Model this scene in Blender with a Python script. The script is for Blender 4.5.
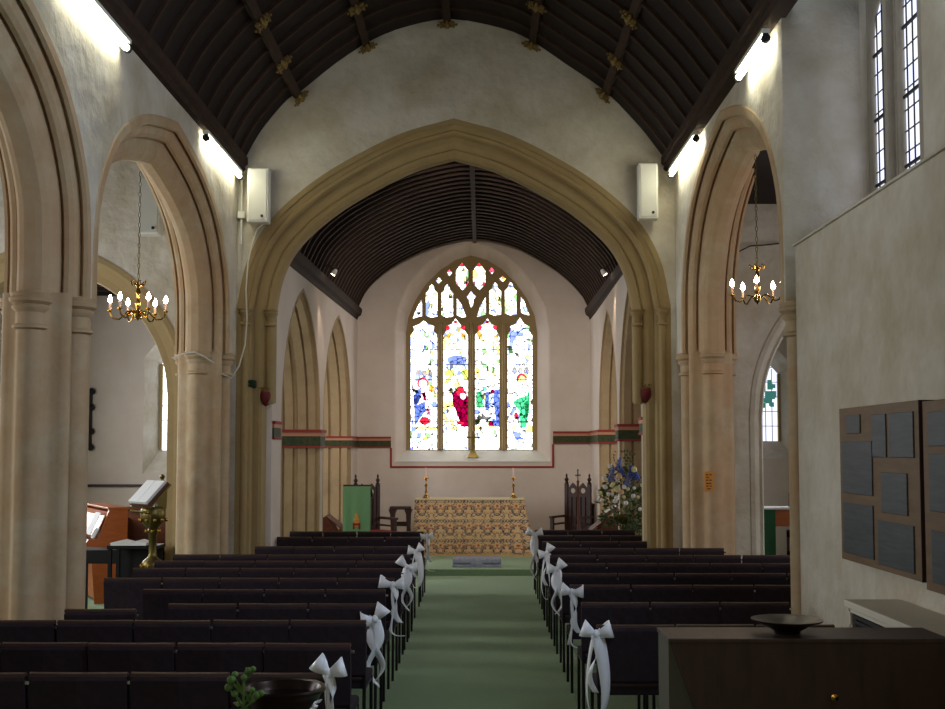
import bpy, bmesh, math, random
import numpy as np
from mathutils import Vector, Matrix
random.seed(7)
PI = math.pi
C = bpy.context.scene
COL = C.collection
for o in list(bpy.data.objects): bpy.data.objects.remove(o)

# ------------------------------------------------------------------ camera, world, light, exposure
H = 1.95; F = 1150.0; PITCH = math.radians(3.5); YAW = math.atan(7.5/F); SHIFT = 25.2
cam_d = bpy.data.cameras.new('camera'); cam = bpy.data.objects.new('camera', cam_d); COL.objects.link(cam)
cam.location = (0, 0, H); cam.rotation_euler = (PI/2+PITCH, 0, YAW)
cam_d.sensor_width = 36; cam_d.sensor_fit = 'HORIZONTAL'; cam_d.lens = F/945*36; cam_d.shift_y = SHIFT/945
cam_d.clip_start = .05; cam_d.clip_end = 200
C.camera = cam
C.view_settings.view_transform = 'Standard'; C.view_settings.look = 'None'
C.view_settings.exposure = 0.08; C.view_settings.gamma = 1; C.view_settings.use_curve_mapping = False
w = bpy.data.worlds.new('sky'); C.world = w; w.use_nodes = True
bg = w.node_tree.nodes['Background']; bg.inputs[0].default_value = (.75, .85, 1, 1); bg.inputs[1].default_value = 1.5

def area(name, loc, rot, sx, sy, power, col):
    l = bpy.data.lights.new(name, 'AREA'); l.shape = 'RECTANGLE'; l.size = sx; l.size_y = sy
    l.energy = power; l.color = col
    o = bpy.data.objects.new(name, l); COL.objects.link(o); o.location = loc; o.rotation_euler = rot
    return o
DAY = (.93, .96, 1.0)
area('daylight_clerestory_window', (2.86, 4.9, 4.6), (PI/2-.25, 0, PI/2), 2.2, 1.8, 250, (.62, .77, 1))
area('daylight_west_window', (-.6, -3.2, 4.0), (PI/2, 0, 0), 3.2, 3.6, 62, (1, .92, .82))
area('daylight_north_aisle_window', (-7.65, 7.2, 2.6), (PI/2, 0, -PI/2), 1.6, 2.6, 95, DAY)
area('daylight_north_aisle_window', (-7.65, 11.6, 2.6), (PI/2, 0, -PI/2), 1.6, 2.4, 120, DAY)
area('daylight_south_aisle_window', (6.0, 10.8, 2.6), (PI/2, 0, PI/2), 1.6, 2.2, 50, (.95, .88, .95))
area('daylight_north_chapel_window', (-7.65, 17.3, 2.5), (PI/2, 0, -PI/2), 1.5, 2.2, 230, DAY)
area('daylight_south_chapel_window', (6.0, 17.0, 2.5), (PI/2, 0, PI/2), 1.5, 2.2, 90, DAY)

def at(px, py, Y):
    """point in the plane y = Y that the lens sees at photo pixel (px, py)"""
    d = Vector(((px-472.5)/F, (354.5+SHIFT-py)/F, -1))
    d = cam.rotation_euler.to_matrix() @ d
    return Vector((d.x/d.y*Y, Y, H+d.z/d.y*Y))

# ------------------------------------------------------------------ materials
def srgb(r, g, b):
    f = lambda c: (c/255/12.92) if c/255 <= .04045 else ((c/255+.055)/1.055)**2.4
    return (f(r), f(g), f(b), 1)
MATS = {}
def mat(name, col, rough=.8, metal=0, noise=None, col2=None, scale=4, bump=0, bscale=30, detail=4, stretch=None, spec=.3):
    m = bpy.data.materials.new(name); m.use_nodes = True
    nt = m.node_tree; n = nt.nodes; L = nt.links; b = n['Principled BSDF']
    b.inputs['Base Color'].default_value = col; b.inputs['Roughness'].default_value = rough
    b.inputs['Metallic'].default_value = metal; b.inputs['Specular IOR Level'].default_value = spec
    tc = n.new('ShaderNodeTexCoord'); mp = n.new('ShaderNodeMapping'); L.new(tc.outputs['Object'], mp.inputs[0])
    if stretch: mp.inputs['Scale'].default_value = stretch
    if col2:
        nz = n.new('ShaderNodeTexNoise'); nz.inputs['Scale'].default_value = scale; nz.inputs['Detail'].default_value = detail
        nz.inputs['Roughness'].default_value = .65
        L.new(mp.outputs[0], nz.inputs['Vector'])
        cr = n.new('ShaderNodeValToRGB'); cr.color_ramp.elements[0].position = .35; cr.color_ramp.elements[1].position = .68
        cr.color_ramp.elements[0].color = col; cr.color_ramp.elements[1].color = col2
        L.new(nz.outputs['Fac'], cr.inputs[0]); L.new(cr.outputs[0], b.inputs['Base Color'])
    if bump:
        nb = n.new('ShaderNodeTexNoise'); nb.inputs['Scale'].default_value = bscale; nb.inputs['Detail'].default_value = 5
        L.new(mp.outputs[0], nb.inputs['Vector'])
        bp = n.new('ShaderNodeBump'); bp.inputs['Strength'].default_value = bump; bp.inputs['Distance'].default_value = .02
        L.new(nb.outputs['Fac'], bp.inputs['Height']); L.new(bp.outputs[0], b.inputs['Normal'])
    MATS[name] = m
    return m
def emat(name, col, strength):
    m = bpy.data.materials.new(name); m.use_nodes = True; n = m.node_tree.nodes; n.clear()
    e = n.new('ShaderNodeEmission'); e.inputs[0].default_value = col; e.inputs[1].default_value = strength
    o = n.new('ShaderNodeOutputMaterial'); m.node_tree.links.new(e.outputs[0], o.inputs[0]); return m
def attr_mat(name, emission=None, rough=.8):
    m = bpy.data.materials.new(name); m.use_nodes = True; nt = m.node_tree; n = nt.nodes
    a = n.new('ShaderNodeAttribute'); a.attribute_name = 'piece_colour'
    if emission:
        n.remove(n['Principled BSDF']); e = n.new('ShaderNodeEmission'); e.inputs[1].default_value = emission
        nt.links.new(a.outputs['Color'], e.inputs[0]); nt.links.new(e.outputs[0], n['Material Output'].inputs[0])
    else:
        b = n['Principled BSDF']; b.inputs['Roughness'].default_value = rough
        nt.links.new(a.outputs['Color'], b.inputs['Base Color'])
    return m

M_plaster = mat('lime_plaster', srgb(207, 200, 186), .9, col2=srgb(180, 168, 145), scale=1.6, bump=1.0, bscale=4)
MATS['lime_plaster'].node_tree.nodes['Bump'].inputs['Distance'].default_value = .045
M_plaster2 = mat('chancel_plaster', srgb(214, 200, 188), .9, col2=srgb(203, 188, 174), scale=1.1, bump=.2, bscale=6)
def stone(name, c1, c2, c3, zs=.33):
    """ashlar: soft mottling plus a tone per course"""
    m = mat(name, c1, .85, col2=c2, scale=3.2, bump=.25, bscale=18)
    nt = m.node_tree; n = nt.nodes; L = nt.links; b = n['Principled BSDF']
    src = b.inputs['Base Color'].links[0].from_socket
    tc = n.new('ShaderNodeTexCoord'); mp = n.new('ShaderNodeMapping'); mp.inputs['Scale'].default_value = (.9, .9, 2.4)
    L.new(tc.outputs['Object'], mp.inputs[0])
    v = n.new('ShaderNodeTexVoronoi'); v.inputs['Scale'].default_value = 1.1; L.new(mp.outputs[0], v.inputs['Vector'])
    sp = n.new('ShaderNodeSeparateColor'); L.new(v.outputs['Color'], sp.inputs[0])
    mr = n.new('ShaderNodeMapRange'); mr.inputs[3].default_value = 0; mr.inputs[4].default_value = .55; L.new(sp.outputs[0], mr.inputs[0])
    mx = n.new('ShaderNodeMix'); mx.data_type = 'RGBA'; L.new(mr.outputs[0], mx.inputs[0]); L.new(src, mx.inputs[6]); mx.inputs[7].default_value = c3
    L.new(mx.outputs[2], b.inputs['Base Color'])
    return m
M_stone = stone('limestone_grey_buff', srgb(188, 170, 140), srgb(172, 146, 112), srgb(184, 144, 106))
M_stone2 = stone('limestone_olive', srgb(160, 140, 98), srgb(148, 126, 88), srgb(155, 128, 86))
M_stone3 = stone('limestone_gold', srgb(170, 146, 110), srgb(154, 128, 96), srgb(176, 148, 112))
M_roof = mat('roof_boards', srgb(27, 18, 17), .8, col2=srgb(36, 23, 20), scale=3, stretch=(1, 6, 1))
M_rib = mat('roof_oak', srgb(50, 34, 26), .85, col2=srgb(62, 44, 33), scale=8)
M_gilt = mat('gilded_wood', srgb(128, 104, 56), .5, metal=.3)
M_carpet = mat('green_carpet', srgb(110, 132, 100), 1, col2=srgb(100, 122, 92), scale=30, bump=.3, bscale=250, spec=.1)
_c = MATS['green_carpet'].node_tree.nodes['Principled BSDF']; _c.inputs['Sheen Weight'].default_value = .6; _c.inputs['Sheen Tint'].default_value = (.85, 1, .68, 1); _c.inputs['Sheen Roughness'].default_value = .35
M_chair = mat('dark_upholstery', srgb(54, 44, 50), .95, col2=srgb(46, 38, 42), scale=20, spec=.1)
M_chairwood = mat('dark_chair_wood', srgb(66, 42, 32), .5, col2=srgb(54, 33, 26), scale=12, spec=.3)
M_frame = mat('black_steel', srgb(20, 18, 18), .45, metal=.2)
M_chrome = mat('chrome', srgb(190, 190, 190), .25, metal=1)
M_darkwood = mat('dark_oak', srgb(46, 27, 22), .45, col2=srgb(60, 34, 26), scale=6, stretch=(1, 1, 5))
M_redwood = mat('mahogany', srgb(96, 52, 34), .4, col2=srgb(78, 40, 28), scale=6, stretch=(1, 1, 5))
M_orange = mat('orange_veneer', srgb(178, 98, 50), .35, col2=srgb(158, 84, 42), scale=5, stretch=(1, 1, 6))
M_cab = mat('brown_varnished_wood', srgb(70, 52, 40), .42, col2=srgb(58, 42, 33), scale=5, stretch=(5, 1, 1))
M_cabside = mat('grey_green_panel', srgb(82, 80, 66), .7)
M_boardwood = mat('oak_board', srgb(112, 86, 54), .6, col2=srgb(98, 72, 44), scale=5, stretch=(1, 1, 6))
M_slate = mat('slate_plaque', srgb(34, 42, 44), .5, metal=0, col2=srgb(58, 66, 72), scale=7, detail=8, stretch=(1, .5, 6))
M_brass = mat('brass', srgb(196, 150, 70), .22, metal=1)
M_dullbrass = mat('dull_brass', srgb(112, 98, 54), .38, metal=.85)
M_white = mat('white_enamel', srgb(222, 220, 210), .45)
M_grille = mat('speaker_grille', srgb(196, 194, 184), .6)
M_black = mat('black_plastic', srgb(18, 18, 18), .5)
M_ribbon = mat('white_satin', srgb(236, 236, 240), .32, spec=.6)
M_candle = mat('candle_wax', srgb(236, 200, 180), .6)
M_altarcloth = mat('ivory_cloth', srgb(214, 196, 150), .85)
M_paper = mat('paper', srgb(226, 226, 224), .8)
M_red = mat('painted_red', srgb(142, 52, 44), .7)
M_pink = mat('painted_salmon', srgb(186, 128, 100), .7)
M_green = mat('painted_green', srgb(38, 62, 40), .7, col2=srgb(74, 70, 38), scale=22, detail=1)
M_greencloth = mat('green_cloth', srgb(112, 154, 108), .9)
M_greendeep = mat('deep_green_cloth', srgb(48, 92, 62), .9)
M_redcloth = mat('red_cushion', srgb(140, 40, 38), .9)
M_blue = mat('blue_grey_cushion', srgb(120, 128, 146), .95, col2=srgb(150, 150, 160), scale=14)
M_leaf = mat('leaf', srgb(54, 78, 40), .7, col2=srgb(82, 104, 56), scale=9)
M_leaf2 = mat('fresh_leaf', srgb(92, 122, 58), .7, col2=srgb(70, 98, 44), scale=20)
M_cream = mat('cream_petal', srgb(236, 226, 170), .8)
M_whitef = mat('white_petal', srgb(240, 236, 232), .8)
M_peach = mat('peach_petal', srgb(224, 186, 150), .8)
M_bluef = mat('delphinium_petal', srgb(88, 102, 172), .8)
M_lilac = mat('lilac_petal', srgb(126, 132, 178), .8)
M_notice = mat('orange_card', srgb(206, 140, 64), .8)
M_lead = mat('lead', srgb(30, 30, 32), .6)
M_rad = mat('radiator_casing', srgb(206, 198, 182), .6)
M_pot = mat('bronze_bowl', srgb(44, 32, 26), .28, metal=.7)
M_water = mat('dark_water', srgb(20, 16, 14), .04, spec=.8)
M_wax = mat('cable_white', srgb(206, 200, 186), .7)
E_tube = emat('fluorescent_tube', (1, 1, .80, 1), 26)
E_bulb = emat('candle_bulb', (1, .80, .58, 1), 60)
E_spot = emat('spot_lamp', (1, .86, .7, 1), 14)
E_glass = emat('leaded_glass_daylight', (.80, .84, 1, 1), 1.3)
E_pale = emat('pale_window_glass', (.84, .90, 1, 1), 4.5)
A_glass = attr_mat('stained_glass', emission=4.5)
A_cloth = attr_mat('brocade', rough=.85)

# ------------------------------------------------------------------ builders
class MB:
    def __init__(s): s.bm = bmesh.new()
    def box(s, x0, x1, y0, y1, z0, z1, mi=0):
        v = [s.bm.verts.new(p) for p in ((x0,y0,z0),(x1,y0,z0),(x1,y1,z0),(x0,y1,z0),(x0,y0,z1),(x1,y0,z1),(x1,y1,z1),(x0,y1,z1))]
        for f in ((3,2,1,0),(4,5,6,7),(0,1,5,4),(1,2,6,5),(2,3,7,6),(3,0,4,7)):
            s.bm.faces.new([v[i] for i in f]).material_index = mi
        return v
    def obox(s, c, size, R, mi=0):
        v = s.box(-size[0]/2, size[0]/2, -size[1]/2, size[1]/2, -size[2]/2, size[2]/2, mi)
        for q in v: q.co = R @ q.co + Vector(c)
        return s
    def rbox(s, x0, x1, y0, y1, z0, z1, r=.01, seg=2):
        t = bmesh.new(); b = MB(); b.bm.free(); b.bm = t; b.box(x0, x1, y0, y1, z0, z1)
        bmesh.ops.bevel(t, geom=list(t.edges), offset=r, segments=seg, profile=.5, affect='EDGES')
        s.merge(t); return s
    def merge(s, t, M=None):
        mp = {}
        for v in t.verts: mp[v] = s.bm.verts.new(M @ v.co if M else v.co)
        for f in t.faces:
            try:
                g = s.bm.faces.new([mp[v] for v in f.verts]); g.material_index = f.material_index; g.smooth = f.smooth
            except ValueError: pass
        t.free()
    def loft(s, rings, closed=True, cap=True):
        vr = [[s.bm.verts.new(p) for p in r] for r in rings]; n = len(rings[0])
        for a, b in zip(vr, vr[1:]):
            for i in range(n if closed else n-1):
                j = (i+1) % n
                try: s.bm.faces.new((a[i], a[j], b[j], b[i]))
                except ValueError: pass
        if cap and closed:
            for r, rev in ((vr[0], True), (vr[-1], False)):
                try: s.bm.faces.new(r[::-1] if rev else r)
                except ValueError: pass
        return s
    def tube(s, pts, r, seg=8, cap=True):
        pts = [Vector(p) for p in pts]; n = len(pts); rings = []; up = None
        for i, p in enumerate(pts):
            t = (pts[min(i+1, n-1)]-pts[max(i-1, 0)]).normalized()
            if up is None: up = Vector((0,0,1)) if abs(t.z) < .9 else Vector((1,0,0))
            a = t.cross(up).normalized(); b = a.cross(t).normalized(); up = b
            rr = r[i] if isinstance(r, (list, tuple)) else r
            rings.append([p + a*rr*math.cos(2*PI*k/seg) + b*rr*math.sin(2*PI*k/seg) for k in range(seg)])
        return s.loft(rings, True, cap)
    def lathe(s, prof, c=(0,0,0), seg=16, M=None):
        rings = []
        for r, z in prof:
            ring = [Vector((max(r, 1e-4)*math.cos(2*PI*k/seg), max(r, 1e-4)*math.sin(2*PI*k/seg), z)) for k in range(seg)]
            if M: ring = [M @ q for q in ring]
            rings.append([q+Vector(c) for q in ring])
        return s.loft(rings)
    def ball(s, c, r, seg=10, rz=None):
        rz = rz or r; k = max(4, seg//2)
        return s.lathe([(r*math.sin(PI*i/k), -rz*math.cos(PI*i/k)) for i in range(k+1)], c, seg)
    def prism(s, poly, z0, z1):
        return s.loft([[Vector((x, y, z0)) for x, y in poly], [Vector((x, y, z1)) for x, y in poly]])
    def obj(s, name, m, parent=None, smooth=False, solid=0):
        bmesh.ops.recalc_face_normals(s.bm, faces=s.bm.faces)
        me = bpy.data.meshes.new(name); s.bm.to_mesh(me); s.bm.free()
        for k in (m if isinstance(m, (list, tuple)) else [m]): me.materials.append(k)
        if smooth:
            me.polygons.foreach_set('use_smooth', [True]*len(me.polygons))
            try: me.set_sharp_from_angle(angle=math.radians(40))
            except Exception: pass
        o = bpy.data.objects.new(name, me); COL.objects.link(o)
        if parent: o.parent = parent
        if solid:
            q = o.modifiers.new('thickness', 'SOLIDIFY'); q.thickness = solid; q.offset = 0
        return o

def thing(name, label, cat, loc=(0,0,0), rotz=0, group=None):
    o = bpy.data.objects.new(name, None); COL.objects.link(o); o.empty_display_size = .1
    o.location = loc; o.rotation_euler = (0,0,rotz); o['label'] = label; o['category'] = cat
    if group: o['group'] = group
    return o
def tag(o, label, cat, group=None):
    o['label'] = label; o['category'] = cat
    if group: o['group'] = group
    return o
def struct(o, label=None):
    o['kind'] = 'structure'
    if label: o['label'] = label
    return o
def dup_tree(o, parent=None):
    c = o.copy(); COL.objects.link(c)
    if parent: c.parent = parent
    for ch in list(o.children): dup_tree(ch, c)
    return c

def plate(name, outer, holes, t0, t1, mapf, m, parent=None):
    """flat wall drawn in (u, z), thickened from t0 to t1"""
    cu = bpy.data.curves.new('outline', 'CURVE'); cu.dimensions = '2D'; cu.fill_mode = 'BOTH'; cu.extrude = .5
    for loop in [outer]+holes:
        sp = cu.splines.new('POLY'); sp.points.add(len(loop)-1)
        for p, q in zip(sp.points, loop): p.co = (q[0], q[1], 0, 1)
        sp.use_cyclic_u = True
    tmp = bpy.data.objects.new('outline', cu); me = bpy.data.meshes.new_from_object(tmp)
    bpy.data.objects.remove(tmp); bpy.data.curves.remove(cu)
    for v in me.vertices: v.co = mapf(v.co.x, v.co.y, t0 if v.co.z < 0 else t1)
    bm = bmesh.new(); bm.from_mesh(me); bpy.data.meshes.remove(me)
    bmesh.ops.remove_doubles(bm, verts=bm.verts, dist=1e-4)
    b = MB(); b.bm.free(); b.bm = bm
    return b.obj(name, m, parent)

def crom(pts, n=5):
    out = []
    for i in range(len(pts)-1):
        p0 = pts[i-1] if i else (2*pts[0][0]-pts[1][0], 2*pts[0][1]-pts[1][1]); p1, p2 = pts[i], pts[i+1]
        p3 = pts[i+2] if i+2 < len(pts) else (2*p2[0]-p1[0], 2*p2[1]-p1[1])
        for k in range(n):
            t = k/n
            out.append(tuple(.5*(2*p1[j]+(p2[j]-p0[j])*t+(2*p0[j]-5*p1[j]+4*p2[j]-p3[j])*t*t+(3*p1[j]-p0[j]-3*p2[j]+p3[j])*t**3) for j in (0, 1)))
    out.append(pts[-1]); return out
ARCADE = [(1,0),(1,.22),(.965,.45),(.80,.69),(.54,.85),(.25,.945),(0,1)]
CHANCEL = [(1,0),(.956,.24),(.858,.44),(.663,.642),(.443,.80),(.218,.927),(0,1)]
def lancet(a, rise):
    R = (rise*rise+a*a)/(2*a); cx = a-R; th = math.asin(rise/R)
    return [((cx+R*math.cos(th*k/6))/a, R*math.sin(th*k/6)/rise) for k in range(7)]
def arch(c, half, spring, rise, shape, n=4, foot=None):
    """left foot - apex - right foot in (u, z)"""
    side = crom(shape, n)
    r = [(c+s*half, spring+h*rise) for s, h in side]; l = [(c-s*half, spring+h*rise) for s, h in side]
    path = l + r[::-1][1:]
    if foot is not None: path = [(c-half, foot)]+path+[(c+half, foot)]
    return path
def offset(path, d):
    out = []; n = len(path)
    for i, (u, z) in enumerate(path):
        def nrm(a, b):
            t = Vector((b[0]-a[0], b[1]-a[1])).normalized(); return Vector((-t.y, t.x))
        ns = []
        if i: ns.append(nrm(path[i-1], path[i]))
        if i < n-1: ns.append(nrm(path[i], path[i+1]))
        m = sum(ns, Vector((0,0))).normalized(); k = 1/max(.5, m.dot(ns[0]))
        out.append((u+m.x*d*k, z+m.y*d*k))
    return out
def sweep(name, path, prof, mapf, m, parent):
    offs = {r: offset(path, r) for r in {p[1] for p in prof}}
    b = MB(); b.loft([[Vector(mapf(*offs[r][i], t)) for t, r in prof] for i in range(len(path))])
    return b.obj(name, m, parent)
def mirror_prof(half): return half + [(-t, r) for t, r in half[::-1] if t > 1e-6]
P_ARC = mirror_prof([(.36,.42),(.379,.385),(.379,.31),(.345,.30),(.328,.345),(.308,.345),(.305,.27),(.29,.235),(.255,.205),(.215,.20),(.203,.25),(.183,.25),(.178,.17),(.165,.11),(.14,.06),(.10,.02),(.05,0)])
P_ARC = [(t*.81, q) for t, q in P_ARC]
P_CH = mirror_prof([(.30,.42),(.30,.36),(.272,.345),(.26,.30),(.275,.285),(.26,.25),(.225,.235),(.185,.25),(.17,.235),(.17,.17),(.15,.12),(.13,.10),(.15,.085),(.13,.045),(.09,.01),(.04,0)])
P_LAN = mirror_prof([(.36,.10),(.36,.05),(.33,.045),(.30,.0),(.20,.0),(.19,.03),(.17,.03),(.16,0),(.04,0),(.03,.03),(.0,.03)])

# ------------------------------------------------------------------ floor and platform
b = MB(); b.box(-8.0, 6.3, -3.6, 22.4, -.2, 0); struct(b.obj('floor', M_carpet), 'green carpet of aisle and nave')
b = MB(); b.box(-2.9, 2.75, 18.0, 21.6, .002, .10); struct(b.obj('trim_1', M_carpet), 'low green carpeted altar step')

# ------------------------------------------------------------------ nave walls with arcades
XL, XR = -2.90, 2.33
ZP = 5.32; SPR = 3.06
def nave_wall(name, mapf, centres, y_end, y_start, m, label):
    solid = y_start < 0
    out = [(y_start, 0)] if solid else [(y_start, SPR)]
    top = ZP+.15
    # west part solid up to the first pier, then arches
    ex = []
    for c, h in centres:
        ex.append(offset(arch(c, h, SPR, 1.63 if solid else 1.77, ARCADE), .36))
    for k, e in enumerate(ex):
        if k == 0 and solid: out += [(e[0][0], 0)]
        out += e
    out += [(y_end, SPR), (y_end, top), (y_start, top)]
    return struct(plate(name, out, [], -.30, .30, mapf, m), label)
def arcade_pier(parent, cx, cy, sx, m, bands=True, shafts=4):
    """moulded pier: shafts to the four sides, wave-moulded hollows between"""
    hx, hy, r = .305, .42, .095
    pts = []
    def arc(ox, oy, a0, n=7):
        for k in range(n):
            a = a0-PI*.5+PI*k/(n-1)*1.0
            pts.append((cx+ox+r*math.cos(a), cy+oy+r*math.sin(a)))
    quad = [((hx-r, 0), 0), ((0, hy-r), PI/2), ((-hx+r, 0), PI), ((0, -hy+r), 1.5*PI)]
    for i, ((ox, oy), a0) in enumerate(quad):
        arc(ox, oy, a0)
        nx, ny = quad[(i+1) % 4][0]
        sxn = 1 if (ox > .01 or nx > .01) else -1; syn = 1 if (oy > .01 or ny > .01) else -1
        seq = [(.185,.112),(.172,.150),(.205,.162),(.245,.175),(.268,.205),(.268,.24),(.245,.27),(.205,.285),(.155,.29),(.128,.315),(.112,.345)]
        if i % 2: seq = seq[::-1]
        for px, py in seq: pts.append((cx+px*.92*sxn, cy+py*.91*syn))
    b = MB(); b.prism(pts, 0, SPR+.02)
    p = b.obj('pier', m, parent, smooth=True)
    for (ox, oy), a0 in quad:
        b = MB(); c = (cx+ox, cy+oy, SPR-.26)
        b.lathe([(r, 0), (r+.028, .012), (r+.028, .03), (r+.004, .045), (r+.004, .125), (r+.03, .15), (r+.034, .17), (r+.02, .18), (r+.05, .20), (r+.056, .225), (r+.04, .235), (r+.05, .262), (r, .27)], c, 14)
        b.obj('capital', m, p, smooth=True)
        b = MB(); b.lathe([(r+.09, 0), (r+.09, .14), (r+.05, .17), (r+.06, .21), (r+.02, .25), (r, .27)], (cx+ox, cy+oy, 0), 14)
        b.obj('pier_base', m, p, smooth=True)
    return p
mapL = lambda u, z, t: (XL-.30+t, u, z)
mapR = lambda u, z, t: (XR+.30-t, u, z)
wallL = nave_wall('wall_left', mapL, [(6.25, 1.83), (10.875, 1.95)], 13.62, -3.4, M_plaster, 'whitewashed nave wall above the left arcade')
wallR = nave_wall('wall_right', mapR, [(11.0, 1.83)], 13.62, 8.72, M_plaster, 'whitewashed nave wall above the right arch')
for c, h in ((6.25, 1.83), (10.875, 1.95)): sweep('arch_moulding', arch(c, h, SPR, 1.63, ARCADE), P_ARC, mapL, M_stone, wallL)
sweep('arch_moulding', arch(11.0, 1.83, SPR, 1.77, ARCADE), P_ARC, mapR, M_stone, wallR)
for cy in (4.0, 8.45, 13.3): arcade_pier(wallL, XL-.30, cy, 1, M_stone)
for cy in (8.7, 13.3): arcade_pier(wallR, XR+.30, cy, -1, M_stone)

# west end of the right side: blocked bay, ledge, set-back wall with its window
b = MB(); b.box(2.36, 3.05, -3.4, 8.55, 0, 3.47)
w2 = struct(b.obj('wall_right_lower', M_plaster), 'plain plastered wall of the blocked bay, carrying memorial boards')
b = MB(); b.box(2.34, 2.93, -3.4, 8.55, 3.47, 3.485); b.obj('ledge', M_plaster, w2)
b = MB(); b.box(2.92, 3.30, 8.725, 9.2, 3.0, 7.0); b.box(2.34, 2.92, 8.73, 9.2, 5.4, 7.0); struct(b.obj('wall_right_return', M_plaster))
XW = 2.93
wy0, wy1 = 7.50, 8.86
mapW = lambda u, z, t: (XW+t, u, z)
hole = [(wy0, 3.2)]+arch((wy0+wy1)/2, (wy1-wy0)/2, 5.15, .75, lancet((wy1-wy0)/2, .75))+[(wy1, 3.2)]
struct(plate('wall_right_upper', [(-3.4, 3.0), (9.2, 3.0), (9.2, 7.0), (-3.4, 7.0)], [hole], 0, .42, mapW, M_plaster), 'set-back upper wall')
win2 = thing('window_2', '', ''); del win2['label'], win2['category']; win2['kind'] = 'structure'
c2 = (wy0+wy1)/2
LC = (c2-.30, c2+.30)
def lt(c, hw): return [(c-hw, 3.25)]+arch(c, hw, 5.05, .3, lancet(hw, .3))+[(c+hw, 3.25)]
M_greystone = mat('limestone_grey', srgb(168, 160, 146), .85, col2=srgb(150, 142, 128), scale=4, bump=.3, bscale=14)
fr = plate('window_frame', hole, [lt(LC[0], .17), lt(LC[1], .17)], .055, .12, mapW, M_greystone, win2)
for t0, t1, o_ in ((.0, .055, 0),):
    hp = [(wy0, 3.2)]+arch(c2, (wy1-wy0)/2-o_*.2, 5.15, .75, lancet((wy1-wy0)/2, .75))+[(wy1, 3.2)]
    sweep('jamb_moulding', hp, [(t0, 0), (t0, -.03-o_), ((t0+t1)/2, -.055-o_), (t1, -.05-o_), (t1, 0)], mapW, M_greystone, win2)
for k, c in enumerate(LC):
    b = MB(); b.box(XW+.095, XW+.10, c-.23, c+.23, 3.25, 5.4); b.obj('glass', E_glass, win2)
    b = MB()
    for i in range(-1, 2): b.box(XW+.085, XW+.092, c+i*.11-.007, c+i*.11+.007, 3.25, 5.36)
    for i in range(14): b.box(XW+.085, XW+.092, c-.22, c+.22, 3.3+i*.15-.004, 3.3+i*.15+.004)
    for i in range(4): b.box(XW+.075, XW+.092, c-.22, c+.22, 3.45+i*.5-.01, 3.45+i*.5+.01)
    b.obj('lead_cames', M_lead, win2)
b = MB(); b.box(XW+.05, XW+.12, c2-.07, c2+.07, 3.2, 5.4); b.box(XW+.0, XW+.05, c2-.035, c2+.035, 3.2, 5.25); b.obj('mullion', M_greystone, win2)
b = MB(); b.box(2.3, 3.6, -3.4, 9.0, 6.7, 6.8); struct(b.obj('ceiling_west_recess', M_roof))

# ------------------------------------------------------------------ chancel arch wall
YA = 13.62
mapA = lambda u, z, t: (u, YA+.3+t, z)
CXA, HA, SA, RA = -.315, 2.165, 3.63, 1.87
pa = arch(CXA, HA, SA, RA, CHANCEL, 5, foot=0.0)
ex = offset(pa, .40)
outl = [(-3.0, 0)]+ex+[(2.45, 0), (2.45, 7.4), (-3.0, 7.4)]
wA = struct(plate('wall_chancel_arch', outl, [], -.298, .298, mapA, M_plaster), 'uneven whitewashed wall over the chancel arch')
sweep('arch_moulding', arch(CXA, HA, SA, RA, CHANCEL, 5, foot=2.52), P_CH, mapA, M_stone2, wA)
P_JAMB = mirror_prof([(.30,.42),(.30,.36),(.272,.345),(.26,.30),(.275,.285),(.26,.25),(.225,.235),(.185,.25),(.17,.235),(.17,.17),(.15,.135),(.05,.135)])
for sx in (-1, 1):
    path = [(CXA+sx*HA, 0), (CXA+sx*HA, 2.52)]
    if sx > 0: path = path[::-1]
    sweep('jamb', path, P_JAMB, mapA, M_stone2, wA)
for sx in (-1, 1):
    for dr, dy, rr in ((.045, -.13, .05), (.325, -.275, .045)):
        x = CXA+sx*(HA+dr)
        b = MB(); b.lathe([(rr, 0), (rr+.02, .012), (rr+.02, .03), (rr+.004, .045), (rr+.004, .11), (rr+.03, .14), (rr+.04, .165), (rr+.03, .175), (rr+.045, .2), (rr, .21)], (x, YA+.3+dy, SA-.2), 12)
        b.obj('capital', M_stone2, wA, smooth=True)
        b = MB(); b.lathe([(rr, 2.5 if dr < .1 else 0), (rr, SA-.15)], (x, YA+.3+dy, 0), 12); b.obj('shaft', M_stone2, wA, smooth=True)

# ------------------------------------------------------------------ nave roof
prof_px = [(242,167),(245.5,158),(257,137),(270,119),(288,99),(300,92),(336,63),(372,40),(408,26),(451,19),(501,28),(530,40),(566,64),(606,92),(640,127),(655,146),(667,162)]
prof = [(at(x, y, YA).x, at(x, y, YA).z) for x, y in prof_px]
def vault(name, prof, y0, y1, m, label):
    cen = Vector((sum(p[0] for p in prof)/len(prof), 4.5))
    outer = [tuple(Vector(p)+(Vector(p)-cen).normalized()*.12) for p in prof]
    loop = prof+outer[::-1]
    b = MB(); b.loft([[Vector((x, y0, z)) for x, z in loop], [Vector((x, y1, z)) for x, z in loop]])
    return struct(b.obj(name, m), label)
roof = vault('ceiling', crom(prof, 3), -3.4, YA+.02, M_roof, 'dark boarded wagon roof of the nave')
def inset(prof, d):
    cx = sum(p[0] for p in prof)/len(prof)
    return [tuple(Vector(p)+(Vector((cx, 4.6))-Vector(p)).normalized()*d) for p in prof]
sp = crom(prof, 3)
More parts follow.
